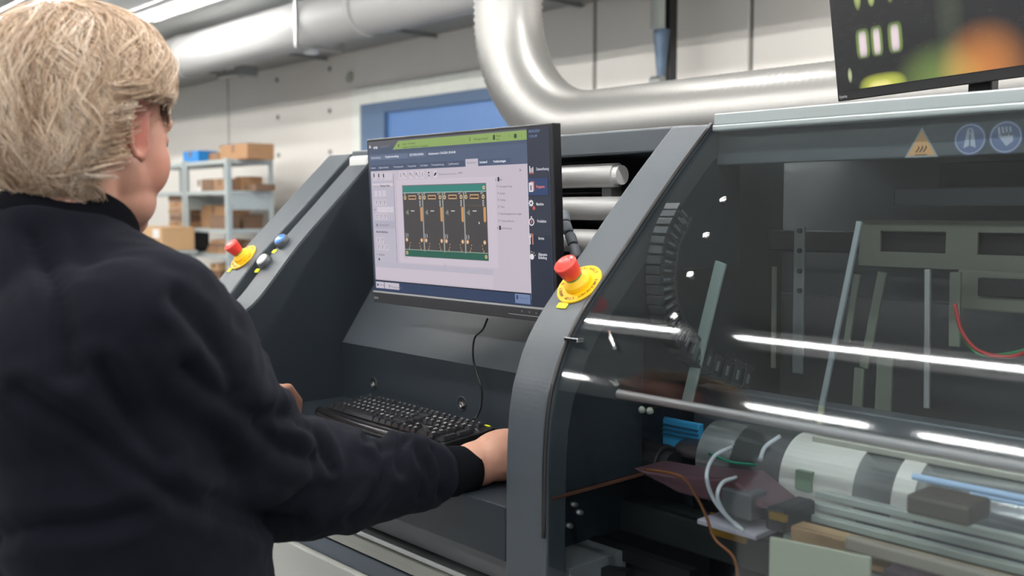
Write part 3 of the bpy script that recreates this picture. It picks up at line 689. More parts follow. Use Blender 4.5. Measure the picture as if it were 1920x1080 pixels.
# motor block and blue unit
q = at(1190, 765, Y=1.3); MB().box((q.x, 1.24, 1.09), (q.x + .018, 1.36, q.z)).build('upright_plate', DARK, mach, .003)
q = at(1190, 840, Y=1.27); t = MB().cyl((q.x, 1.27, q.z - .015), (q.x + .07, 1.27, q.z - .015), .032).build('motor', BLACKP, mach, .003); MB().cyl((q.x + .07, 1.27, q.z - .015), (q.x + .085, 1.27, q.z - .015), .024).build('motor_flange', DARK, t)
q = at(1232, 780, Y=1.36); q1 = at(1312, 862, Y=1.36)
MB().box((q.x, 1.355, q1.z + .005), (q1.x, 1.37, q.z)).build('blue_cover', mat('blue_cover', (.06, .42, .78), .4), mach, .002)
for k in range(3): MB().box((q.x, 1.352, q.z - .012 - k * .008), (q1.x, 1.356, q.z - .009 - k * .008)).build('cover_rib', mat('blue_cover_dark', (.03, .12, .22), .5), mach)
q = at(1315, 800, Y=1.40); MB().lathe((q.x + .06, 1.34, q.z - .025), (0, 0, 1), [(0, 0), (.055, 0), (.057, .006), (.05, .014), (0, .016)], 32).build('round_plate', mat('round_plate', (.10, .08, .085), .35, .4), mach)
q = at(1407, 855, Y=1.28); MB().lathe(q, (0, -.2, 1), [(0, -.006), (.006, -.006), (.006, .004), (.004, .007), (0, .007)], 16).build('red_cap', mat('red_cap', (.75, .08, .01), .4), mach)
q = at(1412, 830, Y=1.3); MB().cyl(q + V((0, 0, -.03)), q, .006).cyl(q, q + V((0, 0, .012)), .003).build('nozzle', mat('nozzle', (.45, .47, .40), .4), mach)
# mauve chute
q0 = at(1208, 872, Y=1.2); q1 = at(1395, 905, Y=1.2)
MB().prism([(q0.x, q0.z), (q0.x + .07, q0.z + .004), (q1.x, q1.z + .01), (q1.x + .06, q1.z - .02), (q1.x, q1.z - .03), (q0.x + .09, q0.z - .02)], 1.17, 1.25, 'Y').build('mauve_cover', mat('mauve_cover', (.10, .05, .06), .4), mach, .004)
q = at(1330, 962, Y=1.18); MB().box((q.x, 1.15, q.z - .01), (q.x + .10, 1.22, q.z - .002)).build('white_tray', mat('lilac_tray', (.42, .40, .46), .45), mach, .002)
q = at(1360, 915, Y=1.17); MB().box((q.x, 1.16, q.z - .035), (q.x + .05, 1.2, q.z + .002)).build('grey_unit', MGREY, mach, .002)
# white hoses
def hose(pts, r, m, lab, name='air_hose', cat='hose', Y=1.12):
    return tag(MB().tube(smooth_pts([at(*(p[:2]), Y=(p[2] if len(p) > 2 else Y)) for p in pts], 8), r, 10).build(name, m), lab, cat)
HW = mat('white_hose', (.58, .62, .66), .3)
hose([(1372, 838, 1.2), (1340, 855, 1.17), (1325, 890), (1335, 930), (1360, 965), (1395, 995)], .0028, HW, 'white thin air hose in a wide loop, the left one of two behind the hood')
hose([(1380, 895, 1.18), (1355, 905, 1.14), (1345, 930), (1358, 960), (1385, 990)], .0028, HW, 'white thin air hose in a tighter loop, the right one of two behind the hood')
hose([(1462, 818, 1.25), (1435, 838, 1.22), (1425, 862, 1.2)], .003, HW, 'short pale hose curving up beside the orange red cap')
hose([(1210, 880, 1.15), (1275, 893), (1305, 930), (1325, 970), (1340, 1010), (1375, 1045), (1385, 1090)], .0022, mat('orange_cable', (.20, .07, .02), .5), 'thin rust orange cable trailing down through the dark opening', 'orange_cable', 'cable')
hose([(1330, 850, 1.24), (1370, 866, 1.24), (1420, 872, 1.24)], .002, mat('wire_green2', (.02, .25, .15), .4), 'short green wire on the mechanism under the round plate', 'green_wire', 'wire')
# pale front panel, black enclosure below
q = at(1442, 1006, Y=1.06); q2 = at(1632, 1048, Y=1.06)
MB().prism([(q.x, q.z), (q2.x, q2.z + .002), (q2.x, .2), (q.x, .2)], 1.06, 1.065, 'Y').build('pale_panel', mat('pale_olive_panel', (.42, .44, .34), .5), mach, .002)
MB().box((q2.x + .01, 1.07, .8), (HX1, 1.1, q2.z - .01)).build('mauve_panel', mat('mauve_panel', (.045, .028, .04), .5), mach, .003)
MB().box((q2.x - .05, 1.09, q2.z - .01), (HX1, 1.105, q2.z + .008)).build('sill', mat('sill_taupe', (.30, .27, .22), .4), mach, .003)
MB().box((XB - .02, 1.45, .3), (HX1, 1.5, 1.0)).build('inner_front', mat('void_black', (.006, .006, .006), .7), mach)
for (u0, v0, u1, v1, Y) in ((1060, 1000, 1300, 1080, 1.2), (1040, 1060, 1180, 1080, 1.15)): bar(u0, v0, u1, v1, Y, .02, 'lower_strut', mat('near_black_bar', (.008, .009, .009), .4), None, .02)
for (u, v) in ((1075, 945), (1085, 960), (1066, 985)):
    q = at(u, v, Y=1.12); MB().lathe(q, (0, -1, .4), [(0, -.01), (.004, -.008), (.005, 0), (.003, .006), (0, .007)], 12).build('fitting', ALU, mach)
for (u, v) in ((1203, 768), (1218, 770)):
    q = at(u, v, Y=1.22); MB().lathe(q, (.3, -1, .4), [(0, -.012), (.004, -.008), (.006, 0), (.003, .006), (0, .007)], 12).build('fitting', mat('nozzle', (.45, .47, .40), .4), mach)

# ================================================================== MONITOR
MO = V((-1.8515, 1.254, 1.703)); ex = V((1, 0, 0)); ezv = (V((0, 1.254, 1.703)) - V((0, 1.270, 1.345))); MH = ezv.length; ez = ezv.normalized(); MN = ex.cross(ez)  # MN faces the operator
MN = -MN if MN.y > 0 else MN
MW = .578
def mp(x, y, e=0.0): return MO + ex * x - ez * y + MN * e       # metres right and down from the top left corner
def loc(u, v):
    r = FW + RT * ((u - 960) / FOC) - UP * ((v - 540) / FOC); t = (MO - EYE).dot(MN) / r.dot(MN); P = EYE + r * t - MO
    return P.dot(ex), -P.dot(ez)
mon = thing('computer_monitor', mp(MW / 2, MH + .02), 'black flat monitor showing a circuit board program, mounted over the keyboard desk', 'monitor')
def mbox(mb, x0, y0, x1, y1, e0, e1):
    q = [mb.bm.verts.new(mp(x, y, e)) for e in (e0, e1) for x, y in ((x0, y0), (x1, y0), (x1, y1), (x0, y1))]
    for f in ((0, 1, 2, 3), (4, 5, 6, 7), (0, 1, 5, 4), (1, 2, 6, 5), (2, 3, 7, 6), (3, 0, 4, 7)):
        fc = mb.bm.faces.new([q[i] for i in f]); fc.material_index = mb.mi
    return mb
sb = loc(703, 545)[1]; print('monitor', MH, sb, loc(1010, 592), loc(1040, 600))
mbox(mbox(MB(), 0, 0, MW, MH, -.022, 0), .12, .08, MW - .12, MH - .06, -.045, -.02).build('casing', mat('monitor_black', (.011, .011, .013), .4), mon, .002)
chin = mbox(MB(), .002, sb + .003, MW - .002, MH, 0, .003).build('chin', mat('monitor_chin', (.022, .022, .025), .45), mon, .001)
mbox(MB(), .002, sb - .001, MW - .002, sb + .0025, 0, .0036).build('silver_line', mat('silver_line', (.55, .55, .56), .3, .6), mon)
# menu button marks and logo
mb = MB(); b0 = loc(956, 585); b1 = loc(1015, 590)
mbox(mb, b0[0], b0[1] + .002, MW - .02, b0[1] + .003, .003, .0036)
for u, v in ((981, 583), (995, 585), (1008, 587)):
    x, y = loc(u, v); mb.lathe(mp(x, y, .0034), MN, [(.0012, 0), (.0018, 0)], 12)
mb.build('button_marks', mat('mark_grey', (.30, .30, .32), .5), mon)
mb = MB(); x, y = loc(704, 559); text_into(mb, 'iiyama', mp(x, y, .0034), ex, ez, .0062, bold=True, squeeze=.75); mb.build('lettering', mat('logo_grey', (.35, .35, .36), .4, .3), mon)
# screen
SC = {}; scm = []; K = .92
def scol(c, k=K):
    key = (c, k)
    if key not in SC: SC[key] = len(scm); scm.append(emis('screen_%d' % len(scm), c, k))
    return SC[key]
sx0, sy0 = .006, .006; sx1, sy1 = MW - .009, sb - .002
base_scr = mbox(MB(), sx0, sy0, sx1, sy1, 0, .0008).build('screen', emis('screen_base', (72, 84, 108), K), mon)
scr = MB(); EL = [.0010]
def R(x0, y0, x1, y1, c, e=None, k=K):
    EL[0] += .0000035; e = EL[0]
    scr.mi = scol(c, k); scr.quad([mp(x0, y0, e), mp(x1, y0, e), mp(x1, y1, e), mp(x0, y1, e)])
def PR(u0, v0, u1, v1, c):        # rectangle between two measured corners
    a = loc(u0, v0); b = loc(u1, v1); R(a[0], a[1], b[0], b[1], c)
def T(s, u, v, h, c, bold=False, align='LEFT', sq=.9):
    x, y = loc(u, v); EL[0] += .0000035; scr.mi = scol(c); text_into(scr, s, mp(x, y, EL[0]), ex, ez, h, bold=bold, align=align, squeeze=sq)
def RING(u, v, r, c, r0=0):
    x, y = loc(u, v); EL[0] += .0000035; scr.mi = scol(c); scr.lathe(mp(x, y, EL[0]), MN, [(r0, 0), (r, 0)], 20)
def POLY(pts, c):
    EL[0] += .0000035; scr.mi = scol(c); scr.quad([mp(*p, EL[0]) for p in pts])
rx = loc(988, 245)[0]           # left edge of the right menu bar
wt = loc(696, 322)[1]; wb_ = loc(800, 541)
wx0 = loc(696, 322)[0]; 
yb = loc(706, 524)[1]           # bottom of the white area
y_top = loc(985, 307)[1]
R(sx0, sy0, rx, .020, (88, 88, 96)); R(rx, sy0, sx1, sy1, (44, 50, 64)); R(rx, .20, sx1, sy1, (32, 40, 58))
R(sx0, .033, rx, y_top, (78, 92, 118))
GA = loc(745, 268); GB = loc(737, 283); gy = loc(984, 262)[1]
POLY([(GA[0] + .004, .009), (rx, .009), (rx, gy), (GB[0], gy)], (140, 168, 92))
T('ersa', 701, 279.5, .0075, (225, 225, 230), True); T('ersasoft 5', 714, 277, .0062, (120, 122, 132))
x, y = loc(695, 278); POLY([(x - .006, y), (x - .003, y - .006), (x + .001, y - .006), (x + .004, y)], (190, 190, 195))
T('Status:  Produktion', 756, 272, .0045, (60, 80, 30)); T('Programm fertig geladen und freigegeben', 756, 278, .0042, (60, 80, 30))
T('v', 747, 276, .009, (40, 60, 20), True); T('Meldungen anzeigen', 889, 263, .0042, (60, 80, 30)); T('i', 881, 265, .009, (30, 50, 20), True)
RING(927, 255.5, .003, (40, 60, 20)); x, y = loc(927, 262); R(x - .003, y - .005, x + .003, y, (40, 60, 20)); T('Melder', 931, 257, .0042, (60, 80, 30)); T('Linie', 931, 263, .0042, (60, 80, 30))
RING(967, 255, .0045, (50, 75, 40)); T('v', 955, 257, .005, (60, 80, 30)); T('1 / 5', 973, 257, .0042, (90, 120, 60))
T('08.04.2024', 992, 249, .0052, (120, 150, 200)); T('13:52:49', 992, 258.5, .0052, (120, 150, 200))
yb1 = loc(695, 292)[1]; yb2 = loc(695, 301)[1]
R(.010, yb1, loc(765, 290)[0], yb2, (98, 112, 138)); R(loc(766, 290)[0], yb1, loc(799, 290)[0], yb2, (88, 102, 128))
T('Datenerfassung', 697, 298, .0045, (215, 218, 228)); T('Programmverwaltung', 723, 296, .0045, (225, 228, 238), True); T('EZ7-35052-HSS0Wk', 769, 292.5, .0045, (220, 222, 232), True); T('Arbeitsversion 17.04.2024 | 09:43:48', 804, 290.5, .0047, (220, 222, 232), True)
# tabs
ty0 = y_top - .0145
xt = .011
tabs = [('Übersicht', 45), ('Allgemeine Parameter', 75), ('Prozessparameter', 63), ('Transportdaten', 56), ('Koordinaten', 50), ('Prozessüberwachung', 75), ('Spezifikationsmittel', 75)]
us = [695, 710, 738, 764, 788, 809, 841, 873]
for i, (s_, w) in enumerate(tabs):
    a = loc(us[i], 312)[0]; b = loc(us[i + 1] - 1.2, 312)[0]; R(a, ty0 + .002, b, y_top, (66, 78, 104)); x_ = a + .002
    EL[0] += .0000035; scr.mi = scol((205, 210, 222)); text_into(scr, s_, mp(x_, y_top - .005, EL[0]), ex, ez, .0044, squeeze=min(.9, (b - a - .003) / (len(s_) * .0036)))
a = loc(873.5, 300)[0]; b = loc(897, 300)[0]; R(a, ty0, b, y_top + .001, (196, 188, 200)); T('Betriebsdaten', 876.5, 307, .0044, (120, 115, 125), sq=.8)
for s_, u0, u1 in (('Serviceintervall', 898, 923), ('Produktionsfreigabe', 924, 959)):
    a = loc(u0, 300)[0]; b = loc(u1, 300)[0]; R(a, ty0 + .002, b, y_top, (70, 84, 112)); EL[0] += .0000035; scr.mi = scol((225, 228, 238)); text_into(scr, s_, mp(a + .003, y_top - .005, EL[0]), ex, ez, .0046, bold=True, squeeze=min(.9, (b - a - .006) / (len(s_) * .0036)))
LIL = (197, 187, 199); LIL2 = (188, 182, 196); WHT = (205, 194, 206)
R(wx0, y_top, rx - .0015, yb, LIL)
R(rx - .0018, y_top, rx - .0006, sy1 - .012, (214, 206, 216))
# left tool column
cx_ = loc(738, 330)[0]
R(wx0 + .002, y_top + .012, cx_ - .001, yb - .028, LIL2); R(wx0 + .004, y_top + .004, cx_ - .003, y_top + .021, (205, 196, 208))
R(cx_, y_top + .008, cx_ + .0012, yb - .035, (90, 96, 130))
for k, u in enumerate((702, 711, 720)): x, y = loc(u, 330); R(x - .002, y - .005, x + .002, y + .003, (20, 20, 24)); T(('Neu', 'Löschen', 'Kopie')[k], u - 3, 337, .0028, (110, 105, 115))
R(wx0 + .004, loc(702, 347)[1] - .003, cx_ - .003, loc(702, 347)[1] + .0028, (214, 204, 214))
T('Gruppierung', 700, 350, .0034, (110, 105, 115)); T('Werkzeug im Fluxen', 713, 350, .0040, (40, 38, 44), True, sq=.8)
for row, vv in ((0, 363), (1, 380), (2, 406), (3, 450), (4, 463)):
    y = loc(706, vv)[1]
    for k in range(3 if row != 3 else 2):
        x = wx0 + .010 + k * .0155
        R(x, y - .0065, x + .012, y + .0065, (208, 199, 210)); 
        if row: POLY([(x + .004, y + .004), (x + .005, y + .005), (x + .009, y - .004), (x + .008, y - .005)], (36, 34, 40)); R(x + .003, y - .004, x + .0045, y - .002, (60, 58, 64))
y = loc(706, 393)[1]; T('Länge', 701, 394, .0034, (110, 105, 115)); R(wx0 + .018, y - .006, cx_ - .004, y + .006, (212, 203, 214)); T('v', 731, 394.5, .004, (40, 40, 44))
y = loc(706, 421)[1]; R(wx0 + .003, y - .008, cx_ - .002, y + .008, (176, 172, 188)); T('x', 707, 424, .008, (24, 24, 30), True); T('Werkzeug ausführen', 712, 423, .0036, (90, 86, 98))
T('Manuelle Aufzeichnung', 706.5, 436, .0042, (50, 48, 56), True, sq=.8)
T('> i  Simulation', 707, 478.5, .0042, (60, 56, 66)); RING(712, 486, .0028, (24, 24, 30))
# toolbar above picture
ax_ = loc(745, 330)[0]
for k, u in enumerate((752, 760, 772, 783, 793, 805, 817)):
    x, y = loc(u, 328.5 - k * .35); R(x - .005, y - .0075, x + .005, y + .0075, (212, 204, 214))
    if k in (1, 2, 3): POLY([(x - .003, y - .004), (x - .002, y - .005), (x + .0035, y + .004), (x + .0025, y + .005)], (30, 30, 34)); RING(u - 2, 326, .0022, (60, 58, 66), .0014)
    elif k == 5: R(x - .003, y - .005, x + .003, y - .002, (40, 40, 44)); R(x - .003, y, x - .001, y + .005, (40, 40, 44)); R(x + .001, y, x + .003, y + .005, (40, 40, 44))
    elif k == 6: POLY([(x - .005, y + .002), (x - .001, y + .004), (x + .005, y - .002), (x + .001, y - .004)], (12, 12, 14))
    else: R(x - .0008, y - .0045, x + .0008, y + .0045, (36, 36, 40))
T('Bearbeitung mit Simulation', 824, 328.5, .0042, (130, 125, 135)); T('setzen', 860, 325.5, .0042, (70, 66, 76))
# picture frame
ia = loc(756, 348); ib = loc(917, 488.5)
R(loc(744, 340)[0], ia[1] - .012, loc(930, 335)[0], ib[1] + .014, WHT)
px0, py0, px1, py1 = ia[0], loc(914, 345)[1] - .0, ib[0], ib[1]
py0 = (ia[1] + loc(914, 346)[1]) / 2
R(px0 - .002, py0 - .002, px1 + .001, py1 + .001, (110, 108, 112))
H = py1 - py0; Wd = px1 - px0
R(px0, py0, px1, py0 + H * .095, (42, 128, 118)); R(px0, py1 - H * .095, px1, py1, (26, 92, 74)); R(px0, py0 + H * .095, px1, py1 - H * .095, (66, 62, 62))
R(px0, py0 + H * .09, px1, py0 + H * .1, (170, 190, 186)); R(px0, py1 - H * .10, px1, py1 - H * .09, (150, 160, 150))
for k in range(4):
    x0 = px0 + Wd * k / 4; x1 = px0 + Wd * (k + 1) / 4; w = x1 - x0
    if k: R(x0 - .0024, py0 + H * .09, x0 + .0024, py1 - H * .08, (120, 122, 116)); R(x0 - .0008, py0 + H * .09, x0 + .0008, py1 - H * .08, (172, 176, 166)); RING_ = None
    def ring(x, y, r, r0, c):
        EL[0] += .0000035; scr.mi = scol(c); scr.lathe(mp(x, y, EL[0]), MN, [(r0, 0), (r, 0)], 20)
    yt = py0 + H * .165; yl = py0 + H * .765
    for x in (x0 + w * .1, x1 - w * .13): ring(x, yt, .0043, .0018, (214, 184, 138)); ring(x, yl, .0043, .0018, (214, 160, 112)); ring(x, yl, .0018, 0, (230, 220, 210))
    R(x0 + w * .28, yt - .0048, x1 - w * .33, yt - .0028, (206, 168, 120)); R(x0 + w * .28, yt + .0018, x1 - w * .33, yt + .0038, (206, 168, 120)); R(x0 + w * .28, yt - .0028, x0 + w * .30, yt + .0018, (206, 168, 120)); R(x1 - w * .35, yt - .0028, x1 - w * .33, yt + .0018, (206, 168, 120)); R(x0 + w * .3, yt - .0028, x1 - w * .35, yt + .0018, (74, 50, 44))
    EL[0] += .0000035; scr.mi = scol((200, 200, 200)); text_into(scr, 'N°1', mp(x1 - w * .24, py0 + H * .13, EL[0]), ex, ez, .0036, bold=True)
    text_into(scr, '25', mp(x0 + w * .06, py0 + H * .125, EL[0]), ex, ez, .0036, bold=True)
    for j in range(4): R(x1 - w * .17, py0 + H * (.21 + j * .022), x1 - w * .10, py0 + H * (.222 + j * .022), (200, 200, 205))
    R(x1 - w * .14, py0 + H * .30, x1 - w * .03, py0 + H * .48, (206, 148, 88)); POLY([(x1 - w * .14, py0 + H * .48), (x1 - w * .03, py0 + H * .48), (x1 - w * .06, py0 + H * .5), (x1 - w * .11, py0 + H * .5)], (206, 148, 88))
    POLY([(x0 + w * .10, py0 + H * .375), (x0 + w * .24, py0 + H * .33), (x0 + w * .26, py0 + H * .41), (x0 + w * .18, py0 + H * .40)], (124, 130, 112)); R(x0 + w * .38, py0 + H * .345, x0 + w * .56, py0 + H * .36, (190, 190, 196))
    for j in (0, 1):
        EL[0] += .0000035; scr.mi = scol((214, 218, 228)); text_into(scr, ')', mp(x0 + w * (.05 + j * .09), py0 + H * .715, EL[0]), ex, ez, .0066, bold=True)
    for j, (fx, fy) in enumerate(((.2, .87), (.24, .84), (.26, .80), (.74, .80), (.76, .84), (.80, .87), (.2, .89), (.8, .89))): R(x0 + w * fx, py0 + H * fy, x0 + w * (fx + .03), py0 + H * (fy + .018), (206, 160, 110))
for x in (px1 - .006,): ring(x, py0 + H * .047, .0038, .0014, (214, 184, 138)); ring(x, py1 - H * .047, .0038, .0014, (214, 184, 138))
ring(px0 + .006, py1 - H * .047, .0038, .0014, (214, 184, 138)); ring(px0 + .001, py1 - .001, .006, .0055, (90, 90, 96))
x, y = loc(899, 415); POLY([(x, y), (x + .003, y + .003), (x + .0012, y + .0055), (x, y + .005)], (235, 235, 240))
R(px0 + Wd * .75, py0 + H * .28, px1, py0 + H * .283, (150, 110, 70))
# right list
for i, (u, v, s_) in enumerate(((930, 339, ' Daten'), (933, 352, 'Heizungszuordnung'), (934, 365, 'Bauteile'), (934.5, 377.5, 'Profiltyp'), (935, 390, 'Düsen'), (935.5, 403, 'Bearbeitungsparameter anzeigen'), (936, 416.5, 'Verbotene Bereiche'), (933, 430, ' Baustil Information'))):
    T('>' if i else 'v', u, v, .006, (60, 58, 70)); T(s_, u + 5, v - .6, .0040, (96, 92, 104), sq=.8)
    if i in (0, 7): x, y = loc(u + 5, v - 2); R(x - .001, y - .005, x + .004, y + .003, (30, 30, 36))
T('>', 975, 323, .008, (50, 48, 58))
# bottom area
lo = loc(930, 505)
R(wx0 + .003, ib[1] + .028, loc(926, 510)[0], yb - .003, (203, 192, 204)); R(wx0 + .003, ib[1] + .0165, loc(926, 510)[0], ib[1] + .0275, (186, 180, 194)); T(':', 835, 499, .008, (60, 60, 110), True)
R(sx0, yb, rx, sy1, (38, 56, 90)); R(sx0, yb, rx, yb + .0025, (20, 26, 42))
R(wx0 + .001, yb + .004, wx0 + .0315, yb + .018, (200, 192, 204)); R(wx0 + .0335, yb + .004, wx0 + .088, yb + .018, (200, 192, 204))
T('Referenz', 713.5, 535, .0038, (110, 105, 115)); T('Werkzeug ausführen', 735, 539, .0040, (110, 105, 115)); RING(710, 533.5, .0028, (24, 24, 30)); T('x', 731, 538, .007, (24, 24, 30), True)
q0_ = loc(967, 551); R(q0_[0], q0_[1] - .001, rx - .003, sy1 - .003, (112, 130, 168)); T('Speichern', 976, 560, .0046, (84, 100, 140)); x, y = loc(971, 557); R(x - .002, y - .004, x + .003, y + .004, (50, 64, 100))
# right menu
y1 = loc(1010, 334)[1]; y2 = loc(1010, 366)[1]
R(rx + .001, y1, sx1 - .004, y2, (38, 62, 106))
for (v, s_, c) in ((319.5, 'Datenerfassung', (205, 205, 215)), (352.5, 'Programm', (232, 120, 100)), (385, 'Maschine', (215, 215, 222)), (417, 'Produktion', (215, 215, 222)), (449, 'Service', (215, 215, 222)), (479, 'Allgemeine', (215, 215, 222)), (485, 'Einstellung', (215, 215, 222))):
    u = 1007 if v < 400 else (1009 if v < 430 else 1011)
    T(s_, u, v, .0052, c, True, sq=.72)
    x, y = loc(997.5, v - 1)
    if v == 319.5:
        for j, h_ in enumerate((.012, .008, .010)): R(x - .005 + j * .004, y + .005 - h_, x - .0025 + j * .004, y + .005, (225, 215, 218))
        R(x - .006, y + .006, x + .007, y + .0072, (216, 90, 80))
    elif v == 352.5: R(x - .002, y - .011, x + .008, y + .006, (224, 110, 92)); R(x - .006, y - .009, x + .005, y + .008, (222, 216, 220)); R(x - .002, y - .004, x + .001, y + .005, (60, 60, 70))
    elif v == 385:
        EL[0] += 4e-6; scr.mi = scol((225, 225, 230)); scr.lathe(mp(x, y - .003, EL[0]), MN, [(.0022, 0), (.005, 0)], 14)
        for k in range(8): a = k * PI / 4; scr.quad([mp(x + r_ * math.cos(a + o_), y - .003 + r_ * math.sin(a + o_), EL[0]) for r_, o_ in ((.0045, -.25), (.0065, -.18), (.0065, .18), (.0045, .25))])
        EL[0] += 4e-6; scr.mi = scol((228, 100, 84)); scr.lathe(mp(x + .007, y + .006, EL[0]), MN, [(.0012, 0), (.0034, 0)], 14)
    elif v == 417:
        EL[0] += 4e-6; scr.mi = scol((225, 225, 230)); scr.lathe(mp(x + .001, y, EL[0]), MN, [(.005, 0), (.0072, 0)], 20); R(x - .0005, y - .0035, x + .0025, y + .0025, (228, 100, 84)); R(x - .001, y - .010, x + .003, y - .008, (225, 225, 230))
    elif v == 449: R(x - .004, y - .003, x - .0015, y + .010, (222, 216, 220)); R(x - .006, y - .010, x + .0005, y - .003, (222, 216, 220)); R(x - .0035, y - .011, x - .002, y - .006, (32, 40, 58)); R(x + .003, y - .010, x + .0055, y + .010, (214, 140, 120))
    elif v == 479:
        EL[0] += 4e-6; scr.mi = scol((225, 225, 230)); scr.lathe(mp(x + .002, y + .003, EL[0]), MN, [(0, 0), (.0055, 0)], 20)
        for k in range(5): a = -PI * (k + .5) / 5.; cx2 = x + .002 + .009 * math.cos(a); cy2 = y + .003 + .009 * math.sin(a); R(cx2 - .001, cy2 - .001, cx2 + .001, cy2 + .001, (228, 200, 160))
scr.build('screen_picture', scm, base_scr)
# mount below
gp0 = at(908, 590, Y=1.30)
MB().lathe(gp0 + V((0, 0, .02)), (0, 0, -1), [(.0, .0), (.024, 0), (.027, .008), (.022, .013), (.012, .016), (0, .016)], 32).build('swivel_joint', BLACKG, mon)
mbox(MB(), MW / 2 - .05, .12, MW / 2 + .05, .22, -.07, -.045).build('mount_plate', BLACKP, mon, .002)
MB().box((mp(MW / 2, 0).x - .03, 1.33, 1.48), (mp(MW / 2, 0).x + .03, 1.60, 1.54)).box((gp0.x - .02, 1.31, 1.36), (gp0.x + .02, 1.35, 1.50)).build('mount_arm', BLACKP, mon, .004)

# ---- upper monitor
UO = at(1571, 191, Y=1.80); dirx = V((.958, -.287, 0)).normalized()
uz = V((0, 0, 1)); nn = V((-.287, -.958, 0)).normalized(); uz = (uz * math.cos(.15) + nn * math.sin(.15)).normalized(); un = nn * math.cos(.15) - V((0, 0, 1)) * math.sin(.15)
def up_(x, y, e=0.0): return UO + dirx * x + uz * y + un * e
um = thing('computer_monitor', V((UO.x + .25, UO.y - .03, 1.705)), 'upper black monitor on top of the machine showing a dark green lit camera image', 'monitor')
def ubox(mb, x0, y0, x1, y1, e0, e1):
    q = [mb.bm.verts.new(up_(x, y, e)) for e in (e0, e1) for x, y in ((x0, y0), (x1, y0), (x1, y1), (x0, y1))]
    for f in ((0, 1, 2, 3), (4, 5, 6, 7), (0, 1, 5, 4), (1, 2, 6, 5), (2, 3, 7, 6), (3, 0, 4, 7)):
        fc = mb.bm.faces.new([q[i] for i in f]); fc.material_index = mb.mi
    return mb
ubox(ubox(MB(), 0, 0, .56, .335, -.02, 0), .12, .06, .44, .26, -.045, -.02).build('casing', BLACKP, um, .002)
us_ = ubox(MB(), .008, .018, .552, .327, 0, .0008).build('screen', emis('dark_screen', (26, 27, 30), .9), um)
def live_image():
    m = bpy.data.materials.new('live_camera_image'); m.use_nodes = True; nt = m.node_tree; N_ = nt.nodes; L = nt.links; b = N_['Principled BSDF']
    b.inputs['Base Color'].default_value = (.01, .01, .01, 1); b.inputs['Roughness'].default_value = .3
    uv = N_.new('ShaderNodeUVMap'); uv.uv_map = 'UVMap'
    sep = N_.new('ShaderNodeSeparateXYZ'); L.new(uv.outputs[0], sep.inputs[0])
    def math_(op, a, b_=None, clamp=False):
        n = N_.new('ShaderNodeMath'); n.operation = op; n.use_clamp = clamp
        for i, q in enumerate((a, b_)):
            if q is None: continue
            if isinstance(q, (int, float)): n.inputs[i].default_value = q
            else: L.new(q, n.inputs[i])
        return n.outputs[0]
    def blob(cx, cy, rx, ry, soft=3.0):
        dx = math_('DIVIDE', math_('SUBTRACT', sep.outputs[0], cx), rx); dy = math_('DIVIDE', math_('SUBTRACT', sep.outputs[1], cy), ry)
        r2 = math_('ADD', math_('POWER', math_('ABSOLUTE', dx), soft), math_('POWER', math_('ABSOLUTE', dy), soft))
        return math_('SUBTRACT', 1.0, r2, True)
    cols = []
    def add(mask, c, k):
        v = N_.new('ShaderNodeVectorMath'); v.operation = 'SCALE'; v.inputs[0].default_value = c; L.new(math_('MULTIPLY', mask, k), v.inputs['Scale']); cols.append(v.outputs[0])
    for cx, w in ((.127, .026), (.19, .022), (.27, .026)):
        add(blob(cx, .265, w * 1.3, .095, 4), (.28, .42, .10), .8); add(blob(cx, .262, w * .75, .082, 4), (.62, .36, .66), 1)
    for cx, cy, w, h in ((.118, .56, .02, .10), (.18, .52, .018, .055), (.262, .56, .022, .10)): add(blob(cx, cy, w, h, 2), (.45, .55, .16), 1.0)
    add(blob(.20, -.02, .11, .10, 3), (.62, .66, .08), 1); add(blob(.19, -.03, .06, .07, 3), (.5, .3, .3), .8)
    add(blob(.055, .09, .012, .05, 2), (.5, .55, .3), 1)
    add(math_('POWER', blob(.60, .00, .19, .30, 2), 1.6), (.75, .26, .05), .8); add(math_('POWER', blob(.43, -.03, .20, .26, 2), 1.6), (.16, .24, .05), 1); add(blob(.49, .35, .06, .5, 2), (.03, .04, .02), 1)
    add(blob(.36, .68, .016, .035, 2), (.4, .5, .3), .8); add(blob(.64, .62, .016, .04, 2), (.4, .5, .2), .8); add(blob(.235, .72, .018, .05, 2), (.6, .65, .5), .8); add(blob(.8, .5, .05, .12, 2), (.3, .4, .1), .6)
    vo = N_.new('ShaderNodeTexVoronoi'); vo.inputs['Scale'].default_value = 22; L.new(uv.outputs[0], vo.inputs[0])
    ring_ = math_('MULTIPLY', math_('LESS_THAN', math_('ABSOLUTE', math_('SUBTRACT', vo.outputs['Distance'], .28)), .03), .016)
    v = N_.new('ShaderNodeVectorMath'); v.operation = 'SCALE'; v.inputs[0].default_value = (.7, .8, .5); L.new(ring_, v.inputs['Scale']); cols.append(v.outputs[0])
    acc = None
    for c in cols:
        if acc is None: acc = c; continue
        n = N_.new('ShaderNodeVectorMath'); n.operation = 'ADD'; L.new(acc, n.inputs[0]); L.new(c, n.inputs[1]); acc = n.outputs[0]
    n = N_.new('ShaderNodeVectorMath'); n.operation = 'ADD'; L.new(acc, n.inputs[0]); n.inputs[1].default_value = (.006, .0065, .008)
    L.new(n.outputs[0], b.inputs['Emission Color']); b.inputs['Emission Strength'].default_value = .95
    return m
me = bpy.data.meshes.new('camera_image'); off = V(um['_o'])
me.from_pydata([up_(x, y, .0012) - off for x, y in ((.009, .019), (.551, .019), (.551, .326), (.009, .326))], [], [(0, 1, 2, 3)])
uvl = me.uv_layers.new(name='UVMap')
